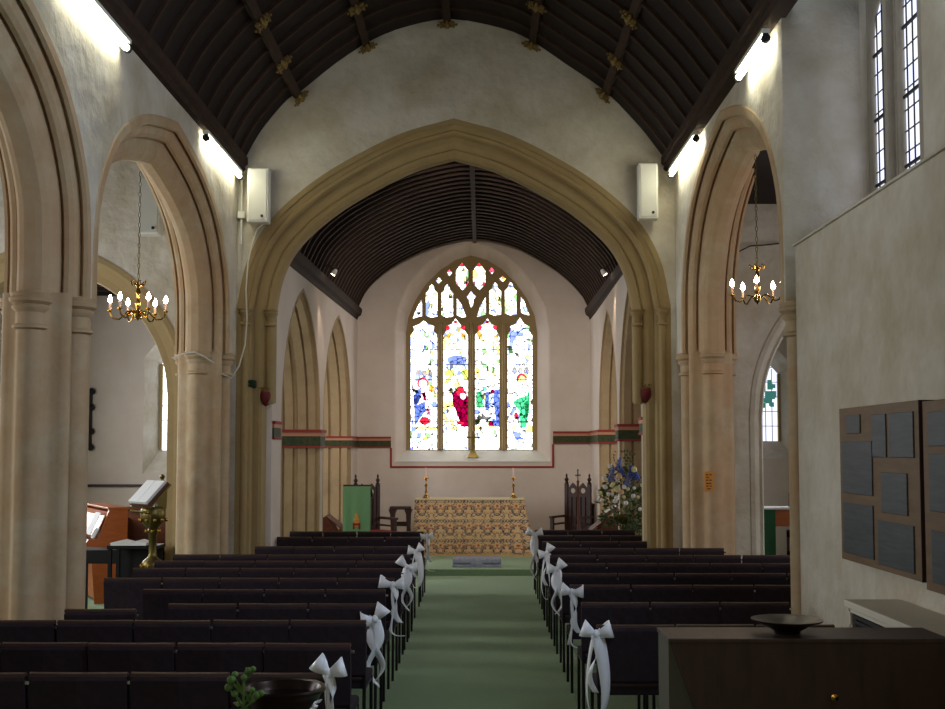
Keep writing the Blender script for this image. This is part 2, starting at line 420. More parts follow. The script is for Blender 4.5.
def rib(sp, y, w_, d, parent, name, m):
    a, bb = inset(sp, -.01), inset(sp, d); rings = []
    for p, q in zip(a, bb): rings.append([Vector((p[0], y-w_/2, p[1])), Vector((q[0], y-w_/2, q[1])), Vector((q[0], y+w_/2, q[1])), Vector((p[0], y+w_/2, p[1]))])
    b = MB(); b.loft(rings); return b.obj(name, m, parent)
r0 = rib(sp, 0, .055, .035, roof, 'rib', M_rib)
ys = [7.0+.415*k for k in range(16)]
for k, y in enumerate(ys):
    o = r0 if k == 0 else r0.copy()
    if k: COL.objects.link(o); o.parent = roof
    o.location.y = y
pur_px = [(296,95),(365,43),(447,19),(534,41),(608,92)]
bosses = None
for x, y in pur_px:
    p = at(x, y, YA); q = Vector(inset([(p.x, p.z)], 0)[0]); d = (Vector((-.3, 4.6))-q).normalized()
    b = MB(); ang = math.atan2(d.x, -d.y)
    R = Matrix.Rotation(-ang, 3, 'Y'); c = q+d*.035
    b.obox((c.x, (6+YA)/2, c.y), (.085, YA-6, .09), R); b.obj('purlin', M_rib, roof)
    yy = YA-.07
    while yy > 7:
        if bosses is None:
            b = MB(); b.ball((0,0,0), .045, 10)
            for k in range(8):
                a = k*PI/4; b.ball((.07*math.cos(a), .07*math.sin(a), .01*(k%2)), .026, 6)
                b.ball((.11*math.cos(a), .11*math.sin(a), .0), .017, 6)
            o = b.obj('boss', M_gilt, roof, smooth=True); bosses = o
        else: o = bosses.copy(); COL.objects.link(o); o.parent = roof
        o.location = (q.x+d.x*.10, yy, q.y+d.y*.10); o.rotation_euler = (0, -ang, 0); yy -= 1.22
for xx, sx in ((prof[0][0], 1), (prof[-1][0], -1)):
    z = prof[0][1]
    b = MB(); b.loft([[Vector((xx+sx*dx, y, z+dz)) for dx, dz in ((-.12,-.06),(.02,-.06),(.045,-.03),(.035,0),(.07,.03),(.07,.11),(-.12,.11))] for y in (-3.4 if sx > 0 else -3.4, YA)])
    b.obj('wall_plate', M_rib, roof)

# ------------------------------------------------------------------ chancel: side walls, roof, east wall
YE = 21.6
def side_map(x0, y0, x1, y1, out):
    d = Vector((x1-x0, y1-y0)); L = d.length; d.normalize(); n = Vector((out*abs(d.y), -out*d.x*(1 if d.y > 0 else -1)))
    return lambda u, z, t: (x0+d.x*(u-y0)+n.x*(.36+t), y0+d.y*(u-y0)+n.y*(.36+t), z)
mapCL = side_map(-2.56, 14.2, -2.31, YE, -1); mapCR = side_map(2.03, 14.2, 2.07, YE, 1)
def chancel_wall(name, mapf, arches, label):
    out = [(14.15, 0)]
    for c, h in arches:
        out += offset(arch(c, h, 2.35, 1.78, lancet(h, 1.78), 2, foot=0), .09)
    out += [(YE+.02, 0), (YE+.02, 4.7), (14.15, 4.7)]
    o = struct(plate(name, out, [], -.358, .358, mapf, M_plaster2), label)
    for c, h in arches: sweep('arch_moulding', arch(c, h, 2.35, 1.78, lancet(h, 1.78), 2, foot=0), P_LAN, mapf, M_stone3, o)
    return o
wCL = chancel_wall('wall_chancel_left', mapCL, [(16.15, 1.34), (19.35, 1.40)], 'left chancel wall with two pointed arches')
wCR = chancel_wall('wall_chancel_right', mapCR, [(15.7, 1.12), (18.55, 1.30)], 'right chancel wall with two pointed arches')
cp_px = [(356,313),(358.5,305),(368,288),(390,268.5),(422,251),(450,242),(472.7,238.5),(497,241.5),(523,250),(559,272),(580.7,293),(588,305),(591,313)]
cprof = [(at(x, y, YE).x, at(x, y, YE).z) for x, y in cp_px]
cp0 = [(x*1.0+(-.22 if x < -.2 else 0)*min(1, (abs(x)-.2)/2.0), z) for x, z in cprof]
cs, cs0 = crom(cprof, 3), crom(cp0, 3)
rings = []
for y, s_ in ((14.15, cs0), (YE+.02, cs)):
    o2 = [(x+(x+.1)*.05, z+.12) for x, z in s_][::-1]
    rings.append([Vector((x, y, z)) for x, z in s_+o2])
b = MB(); b.loft(rings); roof2 = struct(b.obj('ceiling_chancel', M_roof), 'dark ribbed wagon roof of the chancel')
nrib = 27
for k in range(nrib):
    t = (k+.3)/nrib; y = 14.3+(YE-14.35)*t
    s_ = [(a[0]*(1-t)+c[0]*t, a[1]) for a, c in zip(cs0, cs)]
    rib(s_, y, .07, .055, roof2, 'rib', M_rib)
b = MB(); b.loft([[Vector((x+dx, y, z+dz)) for dx, dz in ((-.035,-.09),(.035,-.09),(.035,.02),(-.035,.02))] for x, y, z in ((-.11, 14.15, cprof[6][1]), (-.10, YE, cprof[6][1]))])
b.obj('ridge', M_rib, roof2)
for sx, xa, xb in ((1, cp0[0][0], cprof[0][0]), (-1, cp0[-1][0], cprof[-1][0])):
    z = cprof[0][1]
    b = MB(); b.loft([[Vector((x+sx*dx, y, z+dz)) for dx, dz in ((-.12,-.14),(.03,-.14),(.05,-.08),(.10,-.05),(.12,.02),(.12,.07),(-.12,.10))] for x, y in ((xa, 14.2), (xb, YE-.05))])
    b.obj('wall_plate', M_rib, roof2)

mapE = lambda u, z, t: (u, YE+t, z)
def px2(pts, Y): return [(at(x, y, Y).x, at(x, y, Y).z) for x, y in pts]
so = px2([(394,461),(394,330),(397.5,308),(408,284),(421,268),(436.7,254.5),(453,245.5),(471,240.5),(488,245.5),(505,254.5),(521,268),(534,284),(546,308),(550,330),(551,461)], YE)
wE = struct(plate('wall_east', [(-8.0, 0), (6.3, 0), (6.3, 6.6), (-8.0, 6.6)],
    [so, [(-6.33, 1.5), (-6.33, 3.7), (-5.5, 4.7), (-4.67, 3.7), (-4.67, 1.5)], [(4.25, 1.8), (4.25, 3.5), (5.08, 4.35), (5.92, 3.5), (5.92, 1.8)]], 0, .5, mapE, M_plaster2), 'east wall round the great window')
YG = 22.0
z_ = lambda x, y: (400+x/6.448, 255+y/6.448)
fo_px = [z_(*p) for p in ((40,1270),(40,500),(55,400),(100,290),(170,185),(262,95),(360,32),(458,3),(560,32),(655,90),(745,180),(818,280),(868,390),(885,500),(885,1270))]
fo = px2(fo_px, YG-.12)
b = MB()
b.loft([[Vector((u, YE-.001, z)) for u, z in so], [Vector((u*1.0, YE+.02, z)) for u, z in offset(so, -.03)], [Vector((u, YG-.12, z)) for u, z in fo]], True, False)
win1 = thing('window_1', '', ''); del win1['label'], win1['category']; win1['kind'] = 'structure'
b.obj('splayed_reveal', M_plaster2, win1)
def light(x0, x1, top):
    c = (x0+x1)/2; k = (x1-x0)/170
    pts = [(-85, 520),(-62, 490),(-66, 462),(-32, 450),(0, top),(32, 450),(66, 462),(62, 490),(85, 520)]
    return [z_(x0, 1255)]+[z_(c+p[0]*k, p[1]) for p in pts]+[z_(x1, 1255)]
def sh(pts, dx=0, dy=0): return [z_(x+dx, y+dy) for x, y in pts]
tall = [(205,192),(218,205),(222,228),(243,248),(243,400),(205,408),(168,395),(168,248),(188,228),(192,205)]
petal = [(400,52),(414,72),(440,105),(440,190),(425,208),(403,232),(382,208),(362,188),(362,105),(386,72)]
holes_px = [light(70,240,425), light(280,438,412), light(485,640,412), light(692,852,405),
    sh(petal), sh(petal, 110), sh(tall), sh(tall, 100), sh(tall, 408, -12), sh(tall, 508, -14),
    sh([(83,415),(100,365),(138,290),(143,320),(143,398),(112,405)]), sh([(777,268),(800,300),(836,396),(805,388),(777,375)]),
    sh([(368,282),(395,320),(427,403),(400,407),(368,392)]), sh([(552,275),(553,388),(525,397),(496,404),(520,330)]),
    sh([(460,232),(472,256),(492,270),(475,290),(470,325),(460,345),(450,325),(446,292),(427,272),(447,256)]),
    sh([(251,148),(270,170),(251,192),(231,170)]), sh([(320,95),(339,118),(320,140),(301,118)]),
    sh([(590,82),(610,105),(592,129),(573,105)]), sh([(661,138),(684,157),(662,180),(641,158)])]
plate('tracery', px2(fo_px, YG), [px2(h, YG) for h in holes_px], YG-YE-.12, YG-YE, mapE, M_stone2, win1)
for xm in (260, 461, 666):
    p = at(*z_(xm, 0), YG-.12); zt = at(*z_(xm, 440), YG-.12).z; zb = at(*z_(xm, 1255), YG-.12).z
    b = MB(); b.loft([[Vector((p.x-.04, YG-.12, z)), Vector((p.x-.018, YG-.19, z)), Vector((p.x+.018, YG-.19, z)), Vector((p.x+.04, YG-.12, z))] for z in (zb, zt)])
    b.obj('mullion', M_stone2, win1)
zs = at(473, 450, YG-.1).z; z0 = at(473, 461, YE).z
b = MB(); b.loft([[Vector((x, YE-.02, z0-.02)), Vector((x, YE-.02, z0)), Vector((x, YG-.11, zs)), Vector((x, YG-.11, z0-.02))] for x in (so[0][0]+.0, so[-1][0]-.0)])
b.obj('window_sill', M_white, win1)

# stained glass painted per small piece, in photo units for the drawing
def paint(X, Y):
    n = X.shape; col = np.ones(n+(3,))
    rs = np.random.RandomState(3)
    sx = rs.uniform(405, 540, 1500); sy = rs.uniform(255, 452, 1500)
    sc = rs.rand(1500, 3)
    pal = np.array([[1,1,1],[1,1,.5],[.8,.7,.12],[.10,.14,.6],[.14,.32,.12],[1,1,1],[.3,.4,.7],[1,1,1]])
    d1 = np.full(n, 1e9); d2 = np.full(n, 1e9); idx = np.zeros(n, int)
    for i in range(1500):
        d = np.hypot(X-sx[i], (Y-sy[i])*.8); m = d < d1
        d2 = np.where(m, d1, np.minimum(d2, d)); idx = np.where(m, i, idx); d1 = np.where(m, d, d1)
    col[:] = pal[(idx*7) % 8]
    edge = (d2-d1) < .5
    col[(idx*17) % 3 > 0] = 1
    busy = ((idx*13) % 5 < 2)
    def ell(cx, cy, rx, ry): return ((X-cx)/rx)**2+((Y-cy)/ry)**2 < 1
    def poly(pts):
        ins = np.zeros(n, bool); k = len(pts)
        for i in range(k):
            x1, y1 = pts[i]; x2, y2 = pts[(i+1) % k]
            c = ((y1 > Y) != (y2 > Y)); ins ^= c & (X < (x2-x1)*(Y-y1)/((y2-y1) or 1e-9)+x1)
        return ins
    def put(m, c, v=.25):
        k = 1-v*((idx*29) % 7)/6
        cc = np.array(c); cc = cc*(.62 if cc.min() < .6 else 1); col[m] = cc*k[m][:, None]
    BL, DB, RD, DR, GR, DG, YE_, OR, PK = (.10,.16,.62),(.05,.08,.36),(.75,.02,.05),(.22,.0,.03),(.05,.38,.14),(.01,.16,.05),(1,.85,.12),(.85,.35,.06),(.9,.3,.42)
    # canopies
    for c in (424, 520.5):
        put((abs(X-c) > 7) & (abs(X-c) < 11) & (Y < 352) & (Y > 326) & busy, (.25,.32,.85)); put(ell(c, 329, 9, 3.5) & busy, (.5,.58,1))
        for k in (-6, 0, 6):
            put(ell(c+k, 371 if c > 500 else 374, 2.6, 4), (.30,.26,.24)); put(poly([(c+k-2.3,375),(c+k+2.3,375),(c+k+2.3,382),(c+k-2.3,382)]) if c < 500 else ell(c+k, 372, 1.2, 2), (.28,.34,.72))
    for c in (455.5, 487.5):
        put(ell(c-8.5, 328, 3, 3), RD); put(ell(c+8.5, 327, 3.4, 3.4), RD); put(ell(c, 322, 2, 1.6), RD)
        put((abs(X-c) < 11) & (Y > 331) & (Y < 338) & busy & (abs(X-c) > 5), OR)
        put((abs(X-c) < 12) & (Y > 338) & (Y < 356) & busy, (1,1,.45), .1)
    # light 2: blue sky arch, foliage
    put(ell(457, 366, 11.5, 9.5) & (Y < 369), (.42,.52,.95)); put(ell(457, 360, 10, 4.6), (.16,.22,.62)); put(ell(455, 367.5, 6.5, 3), (.5,.6,.9))
    put(poly([(444,371),(468,368),(468,384),(444,384)]) & busy, (.75,.8,.12)); put(poly([(443,386),(455,390),(452,424),(443,424)]) & busy, (.95,.85,.25)); put(ell(459,374,7,4) & busy, (.35,.42,.08))
    put(ell(490, 376, 10, 7) & busy, (1,.95,.4)); put(ell(477.5, 371, 2, 3.5), YE_)
    # figure 1
    put(ell(423, 383.5, 5.6, 5.6), RD); put(ell(423, 384, 3.9, 4.4), (1,1,.97)); put(poly([(416,389),(430,389),(433,427),(413,427)]), (1,1,.97))
    put(poly([(415,391),(421,388),(421,398),(417,405),(425,402),(426,411),(419,420),(414,428)]), BL); put(poly([(413,396),(417,392),(418,404),(414,404)]), DB)
    put(poly([(421,393),(425,392),(427,402),(424,400)]), DR); put(ell(424.5, 421, 5, 4.2), RD); put(poly([(426,409),(431,408),(431,416),(427,416)]), PK)
    put(ell(431.5, 389, 3.4, 3.6), OR); put(ell(435, 396, 1.6, 5), (.5,.7,.3)); put(ell(429, 404, 3, 5), (1,.95,.92))
    # figure 2
    put(ell(457, 384, 3, 4), (.9,.55,.25)); put(poly([(452,394),(458,387),(463,386),(466,394),(469,398),(469,427),(461,427),(457,414),(453,404)]), DR); put(ell(460.5, 392, 4, 4), RD)
    put(ell(463, 396, 3, 3.2), (1,.97,.95)); put(ell(460, 423, 3.5, 2), RD); put(ell(451, 391, 2, 3), (.25,.22,.05)); put(ell(449, 415, 3, 9) & busy, (1,.9,.4))
    # figure 3
    put(poly([(476,392),(482,391),(483,404),(481,408),(476,408)]), GR); put(ell(485, 389, 3, 2.4), (.1,.5,.35)); put(ell(491, 386, 4.5, 6), (1,1,.95))
    put(poly([(485,393),(499,389),(500,427),(494,427),(490,412),(485,410)]), BL); put(poly([(489,393),(494,392),(492,425),(489,417)]), (.45,.55,.98)); put(poly([(489,408),(494,405),(496,420),(490,417)]), (1,1,1))
    put(ell(492.5, 391.5, 2.4, 1.8), DR); put(ell(491, 424, 2.6, 3), DR); put(ell(479, 415, 4, 5) & busy, (1,1,.75))
    # figure 4
    put(ell(521.5, 379, 5.4, 5.2), RD); put(ell(522, 380, 3.8, 4.2), (1,.62,.22)); put(ell(521, 389, 5, 7), (1,1,.95)); put(poly([(512,388),(516,388),(516,402),(512,402)]) & busy, (.9,.9,.5))
    put(poly([(513,402),(519,398),(527,396),(529,388),(530,398),(529,414),(526,428),(520,427),(519,410),(513,404)]), (.06,.5,.22)); put(poly([(525,402),(529,400),(529,416),(525,418)]), DG); put(ell(516, 416, 2.2, 3.6), RD); put(ell(527, 423, 3, 3.5) & busy, (1,.9,.4))
    put((Y > 426) & (Y < 429.5) & busy, (1,.8,.25)); put((Y > 440) & busy, (.85,.97,.85), .1)
    # tracery lights
    up = Y < 320
    for c in (462, 479): put(up & ell(c, 264.5, 3.2, 2.6), RD); put(up & ell(c+5, 284, 1.6, 2.4), RD); put(up & ell(c-5, 283.5, 1.6, 2), (.7,.25,.4))
    for c in (462, 479): put(up & (abs(X-c) < 6) & (abs(Y-275) < 7) & busy, (1,1,.4))
    put(up & ell(449.5, 271.5, 3, 2.2), (.9,.1,.2)); put(up & ell(449.5, 274.5, 3, 2.4), (.8,.85,1)); put(up & ell(491.7, 270, 3, 2.8), (.9,.1,.2)); put(up & ell(439, 281.5, 2, 1.4), (1,.9,.3)); put(up & ell(503, 278, 1.6, 2), (.9,.3,.15))
    for c in (431.8, 447.3, 495, 510.6):
        put(up & (abs(X-c) < 6) & (Y > 293) & (Y < 309) & busy, (1,1,.45)); put(up & ell(c+3, 313, 3, 3), (.5,.55,.95)); put(up & ell(c, 286.5, 2.4, 2) & (X > 480), (.55,.62,1))
    for c, yy in ((418,309),(460,308),(482,308),(526,309)): put(up & ell(c, yy, 3, 4) & busy, (.35,.45,.9))
    lead = edge & busy
    col[lead] *= .13
    col[edge & ((idx*31) % 2 == 0)] *= .22
    fig = (Y > 384) & (Y < 428)
    col[edge & fig] *= .3
    for xx in (430.5, 493.5, 524.5): col[(abs(X-xx) < .35) & (Y > 340) & (Y < 372)] *= .12
    return col
def glass_grid(name, x0, x1, y0, y1, step=.42):
    nx, ny = int((x1-x0)/step), int((y1-y0)/step)
    xs, ys_ = np.linspace(x0, x1, nx+1), np.linspace(y0, y1, ny+1)
    Y = YG-.04
    A, B_, Cc, D = at(x0, y0, Y), at(x1, y0, Y), at(x0, y1, Y), at(x1, y1, Y)
    tu = (xs-x0)/(x1-x0); tv = (ys_-y0)/(y1-y0)
    U, V = np.meshgrid(tu, tv)
    P = sum(np.multiply.outer(w_, np.array(q)) for w_, q in (((1-U)*(1-V), A), (U*(1-V), B_), ((1-U)*V, Cc), (U*V, D)))
    idx = np.arange((nx+1)*(ny+1)).reshape(ny+1, nx+1)
    f = np.stack([idx[:-1,:-1], idx[1:,:-1], idx[1:,1:], idx[:-1,1:]], -1).reshape(-1, 4)
    me = bpy.data.meshes.new(name); me.from_pydata(P.reshape(-1, 3).tolist(), [], f.tolist())
    cx = (xs[:-1]+xs[1:])/2; cy = (ys_[:-1]+ys_[1:])/2; X, YY = np.meshgrid(cx, cy)
    c = paint(X, YY); c = np.concatenate([c, np.ones(c.shape[:2]+(1,))], -1)
    a = me.attributes.new('piece_colour', 'FLOAT_COLOR', 'FACE'); a.data.foreach_set('color', c.reshape(-1).astype(np.float32))
    me.materials.append(A_glass)
    o = bpy.data.objects.new(name, me); COL.objects.link(o); o.parent = win1; return o
for x0, x1 in ((410, 438), (442.5, 469), (474, 500), (506, 533.5)): glass_grid('stained_glass_light', x0, x1, 319, 451)
glass_grid('tracery_glass', 411, 532, 261, 319)
b = MB()
for y in (349.5, 364.5, 379.5, 393, 407, 421.5, 438):
    for x0, x1 in ((410, 438), (442.5, 469), (474, 500), (506, 533.5)):
        p, q = at(x0, y, YG-.07), at(x1, y, YG-.07); b.box(p.x, q.x, YG-.075, YG-.062, p.z-.007, p.z+.007)
for x0, x1 in ((410, 438), (442.5, 469), (474, 500), (506, 533.5)):
    p, q = at(x0, 336, YG-.07), at(x1, 336, YG-.07); b.box(p.x, q.x, YG-.075, YG-.065, p.z-.004, p.z+.004)
b.obj('saddle_bars', M_lead, win1)

# painted string course and border line (flat moulded bands)
def band(parent, p0, p1, z0, z1, n, d=.025, name='painted_band'):
    """p0-p1 along the wall in plan, n = outward direction"""
    hgt = z1-z0; b = MB(); p0 = Vector(p0); p1 = Vector(p1); n = Vector(n)
    for i, (a, c, dd) in enumerate(((0, .12, 1), (.12, .64, .6), (.64, .84, .8), (.84, 1, 1.25))):
        q = [p0, p1, p1+n*d*dd, p0+n*d*dd]
        fs = len(b.bm.faces)
        b.prism([(v.x, v.y) for v in q], z0+a*hgt, z0+c*hgt)
        b.bm.faces.ensure_lookup_table()
        for f in b.bm.faces[fs:]: f.material_index = i
    return b.obj(name, [M_red, M_green, M_pink, M_red], parent)
band(wE, (-2.31, YE), (at(391, 440, YE).x, YE), 1.99, 2.20, (0, -1))
band(wE, (at(553, 436, YE).x, YE), (2.10, YE), 2.06, 2.30, (0, -1))
xa, xb = at(391, 450, YE).x, at(553, 450, YE).x; zl = at(391, 467, YE).z
b = MB(); b.box(xa-.018, xa+.018, YE-.012, YE+.01, zl, 1.99); b.box(xb-.018, xb+.018, YE-.012, YE+.01, zl, 2.06); b.box(xa-.018, xb+.018, YE-.014, YE+.01, zl-.018, zl+.018)
b.obj('painted_border', M_red, wE)
v = mapCL(14.2, 0, -.36); u = mapCL(14.62, 0, -.36)
band(wCL, v[:2], u[:2], 2.08, 2.31, (1, 0)); band(wCL, (-2.66, 14.19), (-2.56, 14.19), 2.08, 2.31, (0, -1))
j = mapCL(17.47, 0, -.36); band(wCL, (j[0]-.62, 17.46), (j[0]+.03, 17.46), 1.98, 2.26, (0, -1), .035)
band(wCL, (j[0], 17.46), (mapCL(17.95, 0, -.36)[0], 17.95), 1.98, 2.26, (1, 0), .03)
j = mapCL(20.77, 0, -.36); band(wCL, (j[0]-.62, 20.76), (j[0]+.03, 20.76), 1.99, 2.20, (0, -1))
band(wCL, (j[0], 20.76), (-2.31, YE), 1.99, 2.20, (1, 0), .03)
j = mapCR(16.82, 0, -.36); band(wCR, (j[0]-.03, 16.81), (j[0]+.62, 16.81), 2.08, 2.33, (0, -1), .035)
band(wCR, (j[0], 16.81), (mapCR(17.26, 0, -.36)[0], 17.26), 2.08, 2.33, (-1, 0), .03)
j = mapCR(19.85, 0, -.36); band(wCR, (j[0]-.03, 19.84), (j[0]+.62, 19.84), 2.06, 2.30, (0, -1))
band(wCR, (j[0], 19.84), (2.07, YE), 2.06, 2.30, (-1, 0), .03)
band(wCR, (2.03, 14.2), (mapCR(14.58, 0, -.36)[0], 14.58), 2.14, 2.36, (-1, 0), .03)

# ------------------------------------------------------------------ aisles and chapels beyond the arcades
b = MB(); b.box(-8.0, -7.8, -3.6, 22, 0, 6.2); struct(b.obj('wall_aisle_left', M_plaster))
b = MB(); b.box(6.1, 6.3, -3.6, 22, 0, 6.2); struct(b.obj('wall_aisle_right', M_plaster))
b = MB(); b.box(-8.0, 6.3, -3.6, -3.4, 0, 7.6); struct(b.obj('wall_west', M_plaster))
b = MB(); b.box(-8.0, -3.2, -3.5, 13.9, 5.7, 5.8); struct(b.obj('ceiling_aisle_left', M_roof))
b = MB(); b.box(-8.0, -3.0, 13.9, 22, 4.9, 5.0)
for k in range(12): b.box(-8.0, -3.0, 14.3+k*.6, 14.38+k*.6, 4.78, 4.9)
struct(b.obj('ceiling_chapel_left', M_roof))
b = MB(); b.box(2.7, 6.3, 8.95, 22, 4.86, 4.95); struct(b.obj('ceiling_aisle_right', M_roof))
mapX = lambda u, z, t: (u, 13.75+t, z)
al = arch(-5.15, 1.42, 2.55, 1.55, lancet(1.42, 1.55), 3, foot=0)
wl = struct(plate('wall_chapel_left', [(-8.0, 0)]+offset(al, .28)+[(-3.2, 0), (-3.2, 5.8), (-8.0, 5.8)], [], -.25, .25, mapX, M_plaster), 'cream wall with the arch to the left chapel')
sweep('arch_moulding', al, [(-.26, .30), (-.26, .24), (-.20, .20), (-.14, .10), (-.12, .02), (-.05, 0), (.2, 0), (.26, .08), (.26, .30)], mapX, M_stone2, wl)
ar = arch(4.72, 1.38, 2.35, 1.75, lancet(1.38, 1.75), 3, foot=0)
wr = struct(plate('wall_chapel_right', [(2.9, 0)]+offset(ar, .16)+[(6.3, 0), (6.3, 5.0), (2.9, 5.0)], [], -.25, .25, mapX, M_plaster), 'pale wall with the arch to the right chapel')
sweep('arch_moulding', ar, [(-.26, .18), (-.27, .13), (-.25, .10), (-.20, .09), (-.18, .06), (-.2, .03), (-.13, 0), (.26, 0), (.26, .18)], mapX, M_plaster, wr)
# chapel windows in the east wall
for nm, x0, x1, zt, zo, zi in (('window_3', -6.33, -4.67, 4.7, 1.5, 1.95), ('window_4', 4.25, 5.92, 4.35, 1.8, 2.12)):
    wn = thing(nm, '', ''); del wn['label'], wn['category']; wn['kind'] = 'structure'
    xc = (x0+x1)/2; zs_ = zt-1.0 if x0 < 0 else zt-.85
    a = [(x0, zo), (x0, zs_), (xc, zt), (x1, zs_), (x1, zo)]
    i_ = [(x0+.22, zi), (x0+.22, zs_-.1), (xc, zt-.25), (x1-.22, zs_-.1), (x1-.22, zi)]
    b = MB(); b.loft([[Vector((u, YE-.001, z)) for u, z in a], [Vector((u, YE+.4, z)) for u, z in i_]], True, False); b.obj('splayed_reveal', M_plaster, wn)
    b = MB(); b.loft([[Vector((u, y, z)) for u, z in i_] for y in (YE+.41, YE+.43)]); b.obj('glass', E_pale if x0 < 0 else E_glass, wn)
    b = MB()
    for k in range(1, 8): b.box(x0+.22, x1-.22, YE+.395, YE+.405, zi+k*.28, zi+.012+k*.28)
    for k in range(1, 10): xx = x0+.22+(x1-x0-.44)*k/10; b.box(xx-.006, xx+.006, YE+.395, YE+.405, zi, zs_)
    b.obj('lead_cames', M_lead, wn)
    b = MB(); b.box(xc-.05, xc+.05, YE+.34, YE+.42, zi, zt-.3); b.box(x1-.24, x1-.19, YE+.34, YE+.42, zi, zs_-.1); b.box(x0+.2, x0+.25, YE+.34, YE+.42, zi, zs_-.1); b.obj('mullion', M_stone2, wn)
p = at(763, 380, YE+.38)
b = MB()
rg = random.Random(4)
for k in range(16):
    cx_ = 5.92-.24-rg.uniform(.06, .30); cz_ = 3.0+rg.uniform(-.25, .42); r_ = rg.uniform(.03, .06)
    b.prism([(cx_-r_, YE+.385), (cx_+r_, YE+.385), (cx_+r_, YE+.395), (cx_-r_, YE+.395)], cz_-r_*rg.uniform(.6, 1.4), cz_+r_)
b.obj('stained_figure', emat('green_blue_glass', (.04, .16, .14, 1), 1.0), bpy.data.objects['window_4'])
b = MB(); b.box(-7.8, -2.95, YE-.05, YE, 1.26, 1.31); struct(b.obj('trim_2', M_darkwood), 'dark dado rail in the left chapel')

# ================================================================== OBJECTS
ORD = ['zeroth','first','second','third','fourth','fifth','sixth','seventh','eighth','ninth','tenth','eleventh','twelfth','thirteenth']
# ------------------------------------------------------------------ chairs
def make_chair():
    t = thing('stacking_chair', 'dark padded chair', 'chair')
    b = MB(); b.rbox(-.235, .235, -.20, .25, .42, .48, .018); b.obj('seat', M_chair, t, smooth=True)
    b = MB()
    rings = []
    for z, y, hw, d in ((.50, -.205, .228, .018), (.52, -.21, .238, .028), (.70, -.23, .240, .028), (.83, -.245, .240, .028), (.85, -.247, .232, .02)):
        rings.append([Vector((x*hw, y+.012*(1-abs(x))*-1+s*d, z)) for x, s in ((-1,-1),(-.5,-1),(0,-1),(.5,-1),(1,-1),(1,1),(.5,1),(0,1),(-.5,1),(-1,1))])
    b.loft(rings); b.obj('backrest', M_chair, t)
    b = MB(); b.loft([[Vector((x, -.247+dy-.010*(1-abs(x)/.24), z)) for dy, z in ((-.022,.846),(-.018,.862),(0,.868),(.018,.862),(.022,.846))] for x in (-.24,-.12,0,.12,.24)])
    b.obj('top_rail', M_chairwood, t, smooth=True)
    for sx in (-1, 1):
        b = MB(); b.tube([(sx*.225, -.225, 0), (sx*.225, -.205, .42), (sx*.225, -.215, .6)], .0125, 6); b.obj('leg', M_frame, t)
        b = MB(); b.tube([(sx*.225, .235, 0), (sx*.225, .215, .43)], .0125, 6); b.obj('leg', M_frame, t)
    b = MB()
    for sx in (-1, 1): b.tube([(sx*.222, -.205, .41), (sx*.222, .22, .41)], .010, 6)
    b.tube([(-.222, .19, .405), (.222, .19, .405)], .010, 6); b.obj('seat_frame', M_frame, t)
    b = MB(); b.box(.226, .262, -.262, -.248, .812, .826); b.obj('linking_clip', M_chrome, t)
    return t
proto = make_chair(); used = [False]
def chair(x, y, rz, label, group):
    c = proto if not used[0] else dup_tree(proto)
    used[0] = True
    c.location = (x, y, 0); c.rotation_euler = (0, 0, rz); c['label'] = label; c['group'] = group
    return c
LY = [5.69,6.56,7.42,8.22,9.05,9.85,10.66,11.36,12.05,13.05,14.45,15.45]
RY = [7.25,8.30,9.37,10.25,11.15,12.0,12.85,13.8,14.75,15.75]
LN = [5,5,5,3,4,5,5,5,5,4,4,4]; RN = [3,3,5,5,5,5,4,3,3,3]
for side, Ys, Ns in ((-1, LY, LN), (1, RY, RN)):
    for i, (y, n) in enumerate(zip(Ys, Ns)):
        row = len(Ys)-i
        for k in range(n):
            sp_ = .497 if n != 4 or side > 0 else .478
            if side < 0 and i >= 9: sp_ = .452
            if side > 0 and i >= 7: sp_ = .46
            x0 = .965 if side > 0 else -.965
            x = x0+side*sp_*k
            s_ = 'left' if side < 0 else 'right'
            lab = f'dark padded chair, {ORD[k+1]} from aisle, {ORD[row]} row back from altar, {s_} block'
            if k == 0: lab = f'dark padded chair, aisle end, {ORD[row]} row back from altar, {s_} block'
            c = chair(x, y+.24+random.uniform(-.012, .012), random.uniform(-.012, .012), lab, f'padded chairs in rows, {s_} block')
            if sp_ < .49: c.scale = ((sp_-.01)/.49, 1, 1)
chair(-2.60, 7.93+.24, .03, 'dark padded chair set back against the front of the big left pier', 'padded chairs in rows, left block')

